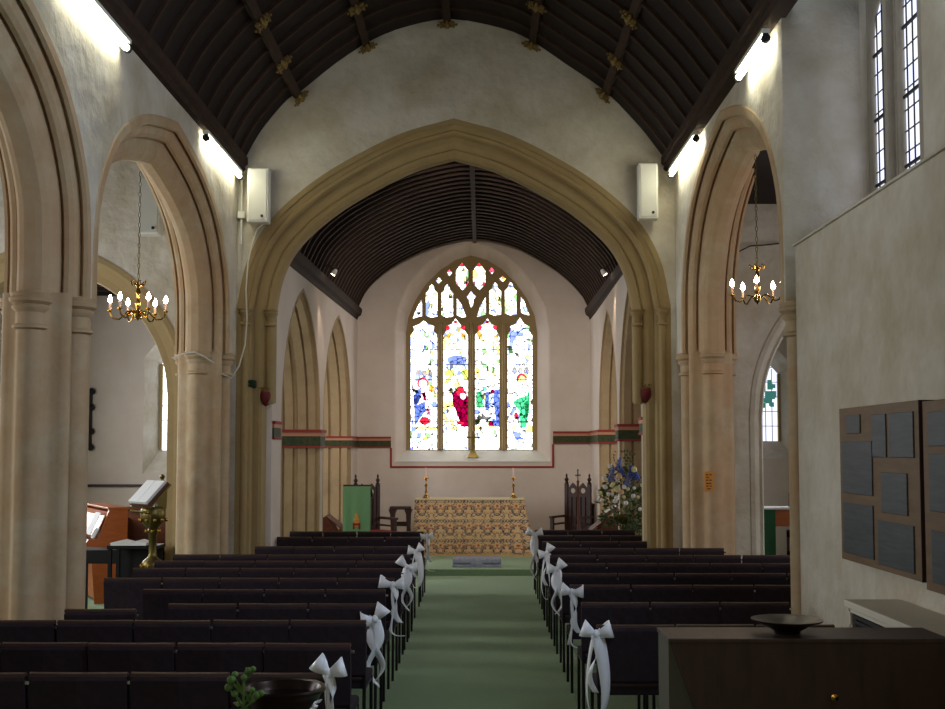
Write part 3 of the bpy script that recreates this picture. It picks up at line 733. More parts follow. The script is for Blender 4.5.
# ------------------------------------------------------------------ pew-end bows
def strip(b, pts, widths, flip=0):
    n = len(pts); rows = []
    for p, wv in zip(pts, widths):
        p = Vector(p); wv = Vector(wv); m = wv.cross(Vector((0, 1, 0)))*.0
        rows.append([b.bm.verts.new(p-wv), b.bm.verts.new(p+m), b.bm.verts.new(p+wv)])
    for a, c in zip(rows, rows[1:]):
        for i in (0, 1): b.bm.faces.new((a[i], a[i+1], c[i+1], c[i]))
def bow(x, y, z, s, side, row, tl=.40, style=0, ang=0):
    sd = 'left' if side < 0 else 'right'
    t = thing('ribbon_bow', f'white satin bow on aisle end of {ORD[row]} row back from the altar, {sd} side', 'bow', (x, y, z), ang, 'white bows along the aisle')
    rn = random.Random(int(y*100)+side)
    for k in (-1, 1):
        b = MB(); pts = []; ws = []
        th = rn.uniform(-.1, 1.15) if k > 0 else rn.uniform(-.25, .8)
        L = rn.uniform(.075, .10)*s
        for i in range(15):
            a = i/14*2*PI; rr = math.sin(a/2)
            px = L*math.sin(a/2)**1.0; py = -.035*math.sin(a)-.02
            wd = (.012+.034*rr)*s
            ex_ = Vector((k*px*math.cos(th), py, px*math.sin(th)+.01*rr)); up_ = Vector((-k*math.sin(th)*wd, .006*rr, math.cos(th)*wd))
            pts.append(ex_); ws.append(up_)
        strip(b, pts, ws); b.obj('loop', M_ribbon, t, smooth=True, solid=.003)
    b = MB(); b.ball((0, -.03, .005), .02*s, 10, .026*s); b.obj('knot', M_ribbon, t, smooth=True)
    # tails
    n = 22
    def tail(L, amp, ph, w0, turns, dx, curl=0):
        b = MB(); pts = []; ws = []
        for i in range(n+1):
            u = i/n; xx = dx*u+amp*math.sin(PI*2*u*1.0+ph)*u**.6; zz = -L*u
            if curl and u > .72: q = (u-.72)/.28; xx += curl*q*q; zz += L*.16*q*q
            a = turns*PI*u+ph*.3
            pts.append((xx, -.03-.02*math.sin(3*u+ph), zz)); ws.append((w0*math.cos(a), w0*.6*math.sin(a), .15*w0))
        strip(b, pts, ws); b.obj('tail', M_ribbon, t, smooth=True, solid=.003)
    if style == 0:      # two tails crossing over an open loop
        tail(tl, .055*s, .3, .030*s, .5, .01); tail(tl*.96, -.055*s, .3, .028*s, -.5, .00)
    elif style == 1:    # narrow tails, one curled at the end
        tail(tl*.62, .03*s, .1, .026*s, 1.2, .05*s); tail(tl, .012*s, .0, .007*s, .3, .0, curl=.10); tail(tl*.8, -.01*s, 1, .008*s, .8, -.02)
    else:               # long full loop hanging down
        b = MB(); pts = []; ws = []
        for i in range(33):
            a = i/32*2*PI; q = (1-math.cos(a))/2
            pts.append((.065*s*math.sin(a)*(.4+.6*q), -.03-.02*math.sin(a), -tl*q)); ws.append((.024*s*math.cos(a*.5)+.012, .012, .020*s*math.sin(a)))
        strip(b, pts, ws); b.obj('hanging_loop', M_ribbon, t, smooth=True, solid=.003)
        tail(tl*.7, .03*s, .5, .018*s, 1.0, -.02)
for (i, side, s, tl, st, dx) in ((0,-1,1.0,.42,1,0),(3,-1,1.25,.46,0,0),(5,-1,1.2,.50,1,0),(7,-1,1.1,.42,0,.02),(9,-1,1.15,.40,2,.02),(11,-1,1.0,.55,1,.03),
                       (0,1,1.15,.50,2,-.02),(2,1,1.15,.52,1,0),(4,1,1.2,.44,0,0),(6,1,1.15,.50,2,0),(9,1,1.2,.62,0,0)):
    Ys = LY if side < 0 else RY
    bow(side*.735+dx, Ys[i]-.035, {(0,-1):.87,(3,-1):.76}.get((i,side),.81), s, side, len(Ys)-i, tl, st, 0)

# ------------------------------------------------------------------ altar and its furnishings
FZ = .10
AX0, AX1, AY0, AY1, AZ = -1.145, .78, 20.25, 20.95, 1.09
al_ = thing('altar', 'altar table under a gold and red patterned brocade frontal, below the east window', 'altar', ((AX0+AX1)/2, (AY0+AY1)/2, FZ))
ac = Vector(al_.location)
b = MB(); b.box(AX0+.03-ac.x, AX1-.03-ac.x, AY0+.03-ac.y, AY1-.03-ac.y, 0, AZ-.012-FZ); b.obj('body', M_redwood, al_)
b = MB(); b.rbox(AX0-.01-ac.x, AX1+.01-ac.x, AY0-.01-ac.y, AY1-ac.y, AZ-.012-FZ, AZ+.006-FZ, .006); b.obj('top_cloth', M_altarcloth, al_)
ns, nz = 300, 110
W_ = AX1-AX0; D_ = AY1-AY0; TOT = D_+W_+D_
V_, Fc, Cl = [], [], []
def cloth_pt(s, v):
    v = 1-v
    fl = max(0, 1-v)**1.3
    if s < D_: x, y, nx, ny = AX0, AY1-s, -1, 0
    elif s < D_+W_: x, y, nx, ny = AX0+s-D_, AY0, 0, -1
    else: x, y, nx, ny = AX1, AY0+(s-D_-W_), 1, 0
    dR = s-(D_+W_); cr = math.exp(-(dR/.22)**2); dL = s-D_; cl_ = math.exp(-(dL/.12)**2)
    f = .008*fl*math.sin(s*20)+cr*fl*(.15+.04*math.sin(s*46))
    if s > D_+W_: nx, ny = 1, -.15; f += .05*fl
    elif dR > -.35: nx = .9*max(0, 1+dR/.35)
    f += cl_*fl*.03
    return (x+nx*f-ac.x, y+ny*f-.006-ac.y, FZ*0+(AZ-FZ-.005)*v)
def brocade(s, z):
    p, q = .33, .345
    u = (s/p) % 1; vv = (z/q); r = int(math.floor(vv)); v = vv-r; u = (u+.5*(r % 2)) % 1
    a, c = (u-.5)*p, (v-.5)*q; a2 = (((u) % 1)-.5)
    ab = abs(a)
    base = (.60, .40, .19)
    if abs(math.sin(s*95)*math.sin(z*90)) > .93: base = (.40, .25, .11)
    R_ = math.hypot(a, c+.05)
    def near(x0, y0, r0): return math.hypot(ab-x0, c-y0) < r0
    red, dk, rust = (.26, .035, .03), (.055, .05, .07), (.42, .13, .05)
    if near(0, .055, .024): return red if near(0, .055, .012) else rust
    if near(.085, .02, .016): return red
    if near(.055, .085, .014): return rust
    if near(.11, -.06, .013): return rust
    if near(.125, .0, .014): return dk
    if near(.03, -.005, .011): return red
    if near(.142, .055, .02): return rust
    if abs(R_-.062) < .008: return dk if c < -.02 else rust
    if abs(R_-.04) < .005 and c < -.03: return dk
    if .105 < c < .165:
        k = math.sin(s*2*PI/.055); h = (c-.135)/.03
        if abs(abs(h)-.5-.3*k) < .2 or abs(k) < .16: return dk
    if abs(ab-.10-.03*math.sin(c*38)) < .007: return dk
    if abs(c+.10-.03*math.cos(a*38)) < .006: return dk
    if abs(math.hypot(ab-.085, c-.02)-.03) < .006: return dk
    return base
for j in range(nz+1):
    for i in range(ns+1): V_.append(cloth_pt(TOT*i/ns, j/nz))
for j in range(nz):
    for i in range(ns):
        a = j*(ns+1)+i; Fc.append((a, a+ns+1, a+ns+2, a+1))
        c = brocade(TOT*(i+.5)/ns, (AZ-FZ)*(1-(j+.5)/nz)+.04)
        if j > nz-5: c = (.55, .33, .12)
        Cl += [c[0], c[1], c[2], 1]
me = bpy.data.meshes.new('frontal'); me.from_pydata(V_, [], Fc)
at_ = me.attributes.new('piece_colour', 'FLOAT_COLOR', 'FACE'); at_.data.foreach_set('color', Cl); me.materials.append(A_cloth)
o = bpy.data.objects.new('frontal', me); COL.objects.link(o); o.parent = al_
q = o.modifiers.new('thickness', 'SOLIDIFY'); q.thickness = .004

def candlestick(px, where):
    p = at(px, 498, 20.4)
    t = thing('candlestick', f'tall brass candlestick with a pale candle on the {where} end of the altar', 'candlestick', (p.x, 20.45, AZ+.012), 0, 'altar candlesticks')
    b = MB(); b.lathe([(.065,0),(.065,.012),(.05,.022),(.045,.04),(.018,.06),(.014,.09),(.03,.105),(.014,.12),(.012,.19),(.022,.205),(.034,.22),(.022,.235),(.012,.25),(.011,.31),(.02,.33),(.052,.348),(.05,.36),(.018,.362)], seg=18)
    b.obj('stick', M_brass, t, smooth=True)
    b = MB(); b.lathe([(.013,.36),(.013,.53),(.004,.535)], seg=10); b.obj('candle', M_candle, t, smooth=True)
    b = MB(); b.lathe([(.002,.533),(.002,.545)], seg=5); b.obj('wick', M_black, t)
candlestick(426, 'left'); candlestick(513.5, 'right')
p = at(473, 458, YE+.1)
t = thing('altar_cross', 'small brass cross on a stepped base on the east window sill', 'cross', (p.x, YE+.10, z0+.07))
b = MB()
for k, (h_, w_) in enumerate(((0, .105), (.04, .08), (.08, .055), (.12, .03))): b.loft([[Vector((sx*w_*f_, sy*w_*.5*f_, h_+dz)) for sx, sy in ((-1,-1),(1,-1),(1,1),(-1,1))] for f_, dz in ((1, 0), (.8, .04))])
b.obj('stepped_base', M_dullbrass, t)
b = MB(); b.box(-.012, .012, -.012, .012, .15, .48); b.box(-.11, .11, -.011, .011, .36, .385)
for x, z in ((-.11,.372),(.11,.372),(0,.48)): b.ball((x, 0, z), .02, 8)
b.obj('cross', M_dullbrass, t)
t = thing('kneeler', 'long blue grey padded kneeler on the altar step in front of the altar', 'kneeler', ((at(453,560,18.6).x+at(501,560,18.6).x)/2, 18.45, FZ))
b = MB(); b.rbox(-.39, .39, -.16, .16, .0, .045, .015); b.obj('base_pad', M_lilac and M_blue, t, smooth=True)
b = MB(); b.rbox(-.385, .385, -.155, .155, .047, .15, .035, 4); b.obj('cushion', M_blue, t, smooth=True)
b = MB(); b.rbox(-.10, .10, -.168, -.155, .04, .1, .004); b.obj('carrying_strap', M_blue, t)

# thrones
def throne(x, y, rz, label, cushion=True):
    t = thing('gothic_armchair', label, 'chair', (x, y, FZ), rz, 'carved sanctuary chairs')
    b = MB()
    outer = [(-.20,.2),(-.20,1.16),(-.10,1.27),(0,1.18),(.10,1.27),(.20,1.16),(.20,.2)]
    hl = [[(cx+.055*math.cos(a), 1.13+.05*math.sin(a)) for a in [k*PI/4 for k in range(8)]] for cx in (-.1, .1)]
    hl += [[(cx-.035, .55), (cx+.035, .55), (cx+.035, .96), (cx, 1.02), (cx-.035, .96)] for cx in (-.12, 0, .12)][:0]
    b.bm.free()
    pl = plate('back_panel', outer, hl, -.015, .015, lambda u, z, tt: (u, .22+tt, z), M_darkwood, t)
    b = MB()
    for k in range(4): b.box(-.155+k*.09, -.115+k*.09, .185, .205, .55, 1.02)
    b.obj('tracery_panel', M_darkwood, t)
    for sx in (-1, 1):
        b = MB(); b.box(sx*.225-.03, sx*.225+.03, .19, .25, 0, 1.25); b.lathe([(.03,0),(.04,.02),(.02,.04),(.038,.075),(.03,.1),(.012,.12),(.022,.145),(.003,.19)], (sx*.225, .22, 1.25), 10); b.obj('back_post', M_darkwood, t)
        b = MB(); b.box(sx*.27-.028, sx*.27+.028, -.27, -.215, 0, .68); b.obj('leg', M_darkwood, t)
        b = MB(); b.rbox(sx*.27-.035, sx*.27+.035, -.31, .22, .66, .70, .01); b.box(sx*.27-.015, sx*.27+.015, -.24, .2, .54, .57); b.obj('armrest', M_darkwood, t)
    b = MB(); b.box(-.28, .28, -.27, .24, .36, .42); b.box(-.26, .26, -.25, -.22, .12, .17); b.obj('seat', M_darkwood, t)
    if cushion:
        b = MB(); b.rbox(-.25, .25, -.26, .2, .42, .48, .025, 3); b.obj('cushion', M_redcloth, t, smooth=True)
throne(-1.82, 19.75, math.radians(38), 'carved dark oak gothic armchair with red cushion left of the altar')
throne(1.62, 20.3, math.radians(-32), 'carved dark oak gothic armchair with pierced back right of the altar', False)
t = thing('credence_table', 'small dark wooden table standing just left of the altar', 'table', (-1.36, 20.55, FZ))
b = MB(); b.rbox(-.24, .13, -.14, .14, .80, .85, .008); b.obj('tabletop', M_darkwood, t)
for sx in (-1, 1):
    b = MB(); b.loft([[Vector((sx*.14-.05+dx*w_, dy, z)) for dx, dy in ((-1,-.13),(1,-.13),(1,.13),(-1,.13))] for z, w_ in ((0,.05),(.1,.03),(.5,.028),(.72,.04),(.8,.07))]); b.obj('leg', M_darkwood, t)
b = MB(); b.box(-.19, .09, -.02, .02, .5, .58); b.obj('stretcher', M_darkwood, t)
t = thing('credence_table', 'light brown side table behind the right armchair, carrying a small bottle', 'table', (2.0-.14, 21.0, FZ))
b = MB(); b.rbox(-.28, .2, -.2, .2, .85, .885, .008); b.obj('tabletop', M_boardwood, t)
for sx in (-.25, .17):
    for sy in (-.17, .17): b = MB(); b.box(sx-.02, sx+.02, sy-.02, sy+.02, 0, .85); b.obj('leg', M_darkwood, t)
t = thing('bottle', 'small glass bottle with pale label on the right side table', 'bottle', (1.93, 20.9, FZ+.885))
b = MB(); b.lathe([(.035,0),(.037,.01),(.037,.09),(.015,.12),(.015,.15)], seg=12); b.obj('body', M_paper, t, smooth=True)
b = MB(); b.lathe([(.017,.15),(.017,.175),(.001,.176)], seg=10); b.obj('cap', M_black, t)
t = thing('processional_cross', 'slim red brown staff with a small silvery cross head beside the right armchair', 'cross', (1.66, 19.6, FZ))
b = MB(); b.lathe([(.14,0),(.14,.03),(.03,.06),(.018,.1),(.018,1.3),(.028,1.32),(.01,1.34)], seg=10); b.obj('staff', M_redwood, t, smooth=True)
b = MB(); b.box(-.012, .012, -.008, .008, 1.33, 1.50); b.box(-.05, .05, -.008, .008, 1.41, 1.435); b.ball((0,0,1.51), .018, 8); b.obj('cross_head', M_chrome, t)

# lectern with green fall, prayer desks
xg = (at(343, 510, 17.4).x+at(370.5, 510, 17.4).x)/2
t = thing('fall_lectern', 'lectern hung with a plain green fall embroidered at its foot, left of the altar', 'lectern', (xg, 17.5, 0))
b = MB(); b.lathe([(.2,0),(.2,.04),(.05,.08),(.035,.12),(.035,1.25)], seg=12); b.obj('post', M_darkwood, t, smooth=True)
R = Matrix.Rotation(math.radians(28), 3, 'X')
b = MB(); b.obox((0, .10, 1.33), (.42, .36, .03), R.inverted()); b.obj('book_rest', M_darkwood, t)
b = MB(); zt_ = at(343, 486.5, 17.4).z; zb_ = .62
b.loft([[Vector((-.208+.416*k/12, -.115-.006*math.sin(k*1.3)*(zt_-z), z)) for k in range(13)] for z in (zb_, (zb_+zt_)/2, zt_)], False, False)
b.loft([[Vector((-.208, -.115, zt_)), Vector((.208, -.115, zt_))], [Vector((-.208, .24, zt_-.10)), Vector((.208, .24, zt_-.10))]], False, False)
fall = b.obj('green_fall', M_greencloth, t, solid=.006); fall['label'] = 'plain green hanging cloth'
b = MB(); b.box(-.05, .05, -.128, -.122, .80, .88); b.lathe([(.04,0),(.045,.02),(.02,.05),(.03,.08),(.001,.12)], (0, -.125, .89), 8, Matrix.Scale(.15, 3, (0,1,0)))
b.obj('embroidery', M_notice, fall)
b = MB(); b.box(-.055, -.03, -.131, -.126, .76, .86); b.box(.03, .055, -.131, -.126, .76, .86); b.box(-.03, .03, -.131, -.128, .82, .85); b.obj('embroidered_border', M_redcloth, fall)
def desk(px0, px1, Y, flip, label):
    a, c = at(px0, 530, Y), at(px1, 530, Y); w_ = (c.x-a.x)
    t = thing('prayer_desk', label, 'desk', ((a.x+c.x)/2, Y, 0))
    k = -1 if flip else 1
    side = [(-.5*w_,0),(-.5*w_,.62),(-.42*w_,.70),(-.2*w_,.60),(.2*w_,.88),(.34*w_,.86),(.5*w_,.55),(.5*w_,0)]
    for y in (-.28, .28):
        b = MB(); b.loft([[Vector((k*x, y+d, z)) for x, z in side] for d in (-.018, .018)]); b.obj('end_panel', M_redwood, t)
    b = MB(); b.loft([[Vector((k*x, y, z)) for x, z in ((-.42*w_,.70),(.2*w_,.895),(.2*w_,.875),(-.42*w_,.68))] for y in (-.27, .27)]); b.obj('desk_top', M_redwood, t)
    b = MB(); b.box(-.4*w_, .45*w_, -.27, .27, .3, .33); b.obj('shelf', M_darkwood, t)
    return t
desk(320, 345, 18.9, True, 'reddish wooden prayer desk with raked end, left behind the green lectern')
desk(588, 612, 18.3, False, 'reddish wooden prayer desk with raked end, below the flowers on the right')
t = thing('prayer_desk', 'taller reddish wooden book desk between the flower stand and the right prayer desk', 'desk', (at(613,520,18.9).x, 18.9, 0))
b = MB(); b.box(-.16, .2, -.25, .25, 0, .82); b.rbox(-.2, .26, -.28, .28, .82, .86, .008); b.obj('body', M_redwood, t)
b = MB(); b.obox((-.02, 0, .95), (.34, .4, .025), Matrix.Rotation(math.radians(-30), 3, 'Y')); b.obj('book_rest', M_redwood, t)
t2 = thing('book', 'white paper lying open on the book desk beneath the flower arrangement', 'book', (at(613,520,18.9).x-.05, 18.9, .985), 0)
b = MB(); b.obox((0, -.02, 0), (.22, .2, .012), Matrix.Rotation(math.radians(-30), 3, 'Y')); b.obj('pages', M_paper, t2)

# flower arrangement
fc = at(622, 485, 16.5)
t = thing('flower_arrangement', 'tall pedestal arrangement of white roses and blue delphiniums before the right chancel wall', 'flowers', (fc.x, 16.5, 0))
b = MB(); b.lathe([(.16,0),(.16,.03),(.03,.06),(.02,.1),(.02,.9),(.10,.93),(.13,.98),(.13,1.03),(.10,1.04)], seg=14); b.obj('pedestal', M_dullbrass, t, smooth=True)
rf = random.Random(5)
b = MB()
def leaf(b, p, d, L, w_):
    d = Vector(d).normalized(); s_ = d.cross(Vector((rf.uniform(-1,1), rf.uniform(-1,1), rf.uniform(-1,1)))).normalized(); n_ = d.cross(s_)
    p = Vector(p); vs = [b.bm.verts.new(q) for q in (p, p+d*L*.45+s_*w_, p+d*L+n_*L*.1, p+d*L*.45-s_*w_, p+d*L*.45+n_*w_*.4)]
    for i in range(4): b.bm.faces.new((vs[i], vs[(i+1) % 4], vs[4]))
for k in range(700):
    a = rf.uniform(0, 2*PI); zz = rf.uniform(-.42, .45); rmax = .31*(1-((zz+.1)/.75)**2); rr = rmax*rf.random()**.5
    p = (rr*math.cos(a), rr*.55*math.sin(a), 1.24+zz-(.12*rr if zz < -.1 else 0))
    leaf(b, p, (math.cos(a)*rr*3, math.sin(a)*.6, rf.uniform(-.6, .8)), rf.uniform(.05, .11), rf.uniform(.01, .022))
for k in range(9):
    x = rf.uniform(-.1, .16); 
    for i in range(9): leaf(b, (x+rf.uniform(-.02,.02), 0, 1.55+i*.045), (rf.uniform(-1,1), rf.uniform(-1,1), .7), .06, .012)
for k in range(8):
    x = rf.uniform(.05, .36); y = rf.uniform(-.2, 0); b.tube([(x*.6, y, 1.0), (x, y, .85), (x*1.05, y, .72)], .006, 4)
    for i in range(7): leaf(b, (x, y, .72+i*.04), (rf.uniform(-1,1), rf.uniform(-1,1), -.4), .07, .013)
fo_ = b.obj('foliage', M_leaf, t); fo_['kind'] = 'stuff'
def petals(b, c, r):
    for ring, n_, rr in ((0, 5, .45), (1, 6, .8), (2, 7, 1.0)):
        for k in range(n_):
            a = 2*PI*k/n_+ring*.5; cc = Vector((math.cos(a)*rr*r*.55, math.sin(a)*rr*r*.35-.01, math.sin(a)*rr*r*.55))
            b.ball(Vector(c)+cc, r*(.55-.08*ring), 6)
spots = [(600,494),(604,499),(603,509),(609,507),(612,486),(617,487),(621,482),(611,466),(614,476),(622,487),(627,508),(614,499),(625,489),(633,490),(618,497),(640,485),(642,502),(636,512),(636,498),(606,519),(616,494),(634,485),(623,503),(609,475),(628,497)]
big = {4:0,6:1,7:0,10:0,19:0}
for i, (x, y) in enumerate([(611.5,485.5),(616.5,498),(608.5,494),(618,465.5),(610,466),(624,487),(628,489),(634,488),(633,496),(642,485),(645,499),(640,509),(600,493),(602,500),(612,494),(608,494),(615,501),(598,500),(624,497),(604,478),(626,503),(638,497),(616,478),(605,487)]):
    yy = -.27+.03*math.sin(i*2.3); q = at(x, y, 16.5+yy)
    b = MB(); petals(b, (q.x-fc.x, yy, q.z), .031+.006*math.sin(i*1.7)); b.obj('white_rose', M_whitef if i % 3 else M_cream, t, smooth=True)
for x, y, m_, r_ in ((619,476,M_peach,.05),(617,489,M_cream,.05),(621,492,M_peach,.042),(613,484,M_cream,.03),(634,469.5,M_cream,.045)):
    q = at(x, y, 16.22); b = MB(); petals(b, (q.x-fc.x, -.28, q.z), r_*1.05); b.obj('large_rose', m_, t, smooth=True)
for x0, y0, x1, y1, m_ in ((612,482,614,468,M_lilac),(623,476,620,461,M_bluef),(632,478,633,466,M_bluef),(638,480,637,470,M_bluef),(619,470,622,458,M_lilac),(628,486,630,474,M_lilac)):
    a, c = at(x0, y0, 16.1), at(x1, y1, 16.1); b = MB()
    for k in range(26):
        u_ = k/25; an = k*2.4; rr = .035*(1.15-u_)
        b.ball((a.x+(c.x-a.x)*u_-fc.x+rr*math.cos(an), -.25+rr*math.sin(an), a.z+(c.z-a.z)*u_), .019, 6)
    b.obj('delphinium', m_, t, smooth=True)

# ------------------------------------------------------------------ carved and painted corbels
def corbel(px, py, Y, label, m1, m2, s=1.0):
    p = at(px, py, Y); t = thing('carved_corbel', label, 'carving', (p.x, Y, p.z))
    b = MB(); b.lathe([(.01,-.15*s),(.05*s,-.12*s),(.085*s,-.05*s),(.09*s,.02*s),(.075*s,.07*s),(.05*s,.09*s)], seg=12); b.obj('head', m1, t, smooth=True)
    b = MB(); b.lathe([(.075*s,.05*s),(.08*s,.08*s),(.07*s,.085*s)], seg=12)
    for k in range(7):
        a = k*2*PI/7; b.ball((.075*s*math.cos(a), .075*s*math.sin(a), .115*s), .018*s, 6)
    b.obj('crown', m2, t, smooth=True)
M_cred = mat('painted_dark_red', srgb(104, 34, 38), .6)
M_cgreen = mat('painted_dark_green', srgb(30, 56, 34), .6)
corbel(266, 396, 13.78, 'small crowned head painted red and gold on the left jamb of the chancel arch', M_cred, M_gilt, .82)
corbel(645.5, 393, 13.78, 'small crowned head painted red and gold on the right jamb of the chancel arch', M_cred, M_gilt, .82)
p = at(251, 384, 13.75); t = thing('carved_corbel', 'dark green painted foliage block on the left jamb of the chancel arch', 'carving', (p.x, 13.72, p.z))
b = MB(); b.rbox(-.065, .065, -.07, .07, -.045, .045, .012)
for k in range(10): b.ball((-.06+.12*(k % 5)/4, -.07, -.022+.044*(k//5)), .02, 6)
b.obj('leaf_block', M_cgreen, t)

# ------------------------------------------------------------------ loudspeakers
def speaker(px0, px1, py0, py1, Y, label):
    a, c = at(px0, py0, Y), at(px1, py1, Y); w_ = c.x-a.x; h_ = a.z-c.z
    t = thing('loudspeaker', label, 'loudspeaker', ((a.x+c.x)/2, Y, c.z))
    b = MB(); b.rbox(-w_/2, w_/2, -.0, .17, 0, h_, .012); b.obj('cabinet', M_white, t)
    b = MB(); b.rbox(-w_/2+.02, w_/2-.02, -.012, .0, .02, h_-.02, .005); b.obj('grille', M_grille, t)
    b = MB(); b.lathe([(.018,0),(.018,.012),(.001,.012)], (w_*.22, -.012, .07), 10, Matrix.Rotation(PI/2, 3, 'X')); b.obj('badge', M_black, t)
    b = MB(); b.box(-.03, .03, .17, (.235 if Y > 13.3 else .245), h_*.4, h_*.6); b.obj('bracket', M_white, t)
speaker(247.5, 268, 168, 222, 13.38, 'white column loudspeaker on the wall left of the chancel arch')
speaker(638.5, 658.5, 163, 218.5, 13.38, 'white column loudspeaker on the wall right of the chancel arch')
speaker(139, 159, 176, 234, 13.25, 'white loudspeaker high on the left aisle wall, seen through the arch')
p = at(240.5, 214, 13.5); t = tag(thing('junction_box', '', ''), 'small white junction box on the wall below the left loudspeaker', 'box'); t.location = (p.x, 13.56, p.z)
b = MB(); b.rbox(-.045, .045, -.03, .03, -.045, .045, .01); b.obj('box', M_white, t)
b = MB(); b.tube([(0, 0, -.04), (0, .0, -.35)], .012, 6); b.tube([(0, 0, .04), (0, .0, .5)], .012, 6); b.obj('conduit', M_white, t)

# cable draped down the left of the chancel arch
pts = [at(*q) for q in ((266,222,13.5),(257,229,13.5),(252,243,13.45),(248,262,13.42),(246,290,13.4),(247,320,13.4),(245,345,13.4),(239,366,13.35),(231.5,378,13.3),(222,374,13.05))]
b = MB(); b.tube([tuple(v) for v in pts], .009, 6); tag(b.obj('cable', M_wax), 'thin pale cable draped down beside the left of the chancel arch', 'cable')
b = MB(); b.tube([at(172,358,12.85), at(185,353,12.78), at(195,352,12.76), at(205,357,12.8), at(214,363,12.95)], .008, 6); tag(b.obj('cable', M_wax), 'thin pale cable tied round the capitals of the far left pier', 'cable')
b = MB(); b.tube([at(738,252,13.45), at(750,246,13.45), at(765,245,13.45), at(782,243,13.45)], .008, 6); tag(b.obj('cable', M_frame), 'thin dark cable sagging across the right aisle wall', 'cable')

# ------------------------------------------------------------------ fluorescent battens
for nm, x, pa_, pb_ in (('left wall, nearer the camera', -2.83, (62, -26), (127, 49)), ('left wall, beside the chancel arch', -2.83, (206, 142), (240, 170)),
                      ('right wall, nearer the camera', 2.24, (778, 0), (738, 63)), ('right wall, beside the chancel arch', 2.24, (696, 136), (671, 168))):
    ra, rb = at(*pa_, 1), at(*pb_, 1); ya, yb = max(x/ra.x, 8.85 if x > 0 else 0), x/rb.x
    z = min(5.17, (H+(ra.z-H)*ya+H+(rb.z-H)*yb)/2); sx = 1 if x < 0 else -1
    t = thing('fluorescent_light', f'lit fluorescent tube under the roof plate on the {nm}', 'light', (x, (ya+yb)/2, z), 0, 'fluorescent lights along the roof plates')
    L_ = (yb-ya)/2
    b = MB(); b.tube([(0, -L_, 0), (0, L_, 0)], .026, 10); b.obj('tube', E_tube, t, smooth=True)
    b = MB(); b.box(-.03 if sx > 0 else -.03, .03, -L_-.02, L_+.02, .04, .075); b.obj('batten', M_white, t)
    for s_ in (-1, 1):
        b = MB(); b.lathe([(.036, -.02), (.036, .02)], (0, s_*(L_+.0), 0), 10, Matrix.Rotation(PI/2, 3, 'X')); b.box(-.02, .02, s_*L_-.015, s_*L_+.015, 0, .05); b.obj('end_holder', M_frame, t)

# ------------------------------------------------------------------ chandeliers
def chandelier(x, y, z, r, label, arms, phase, top, wavy):
    t = thing('chandelier', label, 'chandelier', (x, y, z), 0, 'brass chandeliers in the arcade arches')
    b = MB(); b.lathe([(.002,-.045),(.012,-.03),(.03,-.012),(.04,.015),(.024,.04),(.014,.06),(.024,.09),(.03,.12),(.014,.15),(.012,.2),(.026,.225),(.018,.25),(.012,.28),(.03,.30),(.012,.32),(.004,.34)], seg=14)
    b.obj('stem', M_brass, t, smooth=True)
    b = MB()
    for k in range(6):
        a = k*PI/3; d = Vector((math.cos(a), math.sin(a), 0)); b.tube([Vector((0,0,.30))+d*q+Vector((0,0,h)) for q, h in ((.01,0),(.04,.015),(.06,.0),(.07,.03))], .006, 5); b.ball(Vector((0,0,.335))+d*.07, .01, 6)
    b.obj('crown_ornament', M_brass, t, smooth=True)
    for k in range(arms):
        a = phase+k*2*PI/arms; d = Vector((math.cos(a), math.sin(a), 0))
        prof_ = ((.02,.02),(.06,.045),(.10,.04),(.13,-.0),(.17,-.035),(.215,-.03),(.245,.0),(.255,.04)) if not wavy else ((.02,.0),(.06,.04),(.10,.045),(.14,.015),(.18,-.02),(.22,-.01),(.255,.04))
        b = MB(); b.tube([d*(q/.255*r)+Vector((0,0,h)) for q, h in prof_], .008, 6)
        if not wavy: b.tube([d*(.05+.025*math.cos(u_))+Vector((0,0,.02+.025*math.sin(u_)-.02)) for u_ in [i*.6 for i in range(9)]], .006, 5)
        arm = b.obj('arm', M_brass, t, smooth=True)
        c = d*r
        b = MB(); b.lathe([(.004,.03),(.024,.042),(.026,.05),(.012,.052),(.012,.062)], c, 10); b.obj('drip_pan', M_brass, arm, smooth=True)
        b = MB(); b.lathe([(.011,.06),(.011,.125)], c, 8); b.obj('candle_tube', M_candle, arm, smooth=True)
        b = MB(); b.lathe([(.006,.125),(.018,.137),(.023,.153),(.016,.176),(.002,.205)], c, 8); b.obj('bulb', E_bulb, arm, smooth=True)
    b = MB(); n_ = int((top-z-.34)/.05)
    for k in range(n_):
        rot = k % 2; zz = .34+k*.05; h = .034; w_ = .010
        pts_ = [((w_*math.cos(u_) if rot else 0), (0 if rot else w_*math.cos(u_)), zz+h*.85*math.sin(u_)) for u_ in [i*PI/4 for i in range(9)]]
        b.tube(pts_, .0035, 4, False)
    b.obj('chain', M_dullbrass, t)
pl_ = at(137.8, 316, 11.05); pr_ = at(757.5, 300, 11.0)
chandelier(pl_.x, 11.05, pl_.z, .262, 'lit six armed brass chandelier hanging in the left arch', 6, math.radians(8), 4.70, False)
chandelier(pr_.x, 11.0, pr_.z, .245, 'lit brass chandelier with wavy arms hanging in the right arch', 5, math.radians(183), 4.86, True)

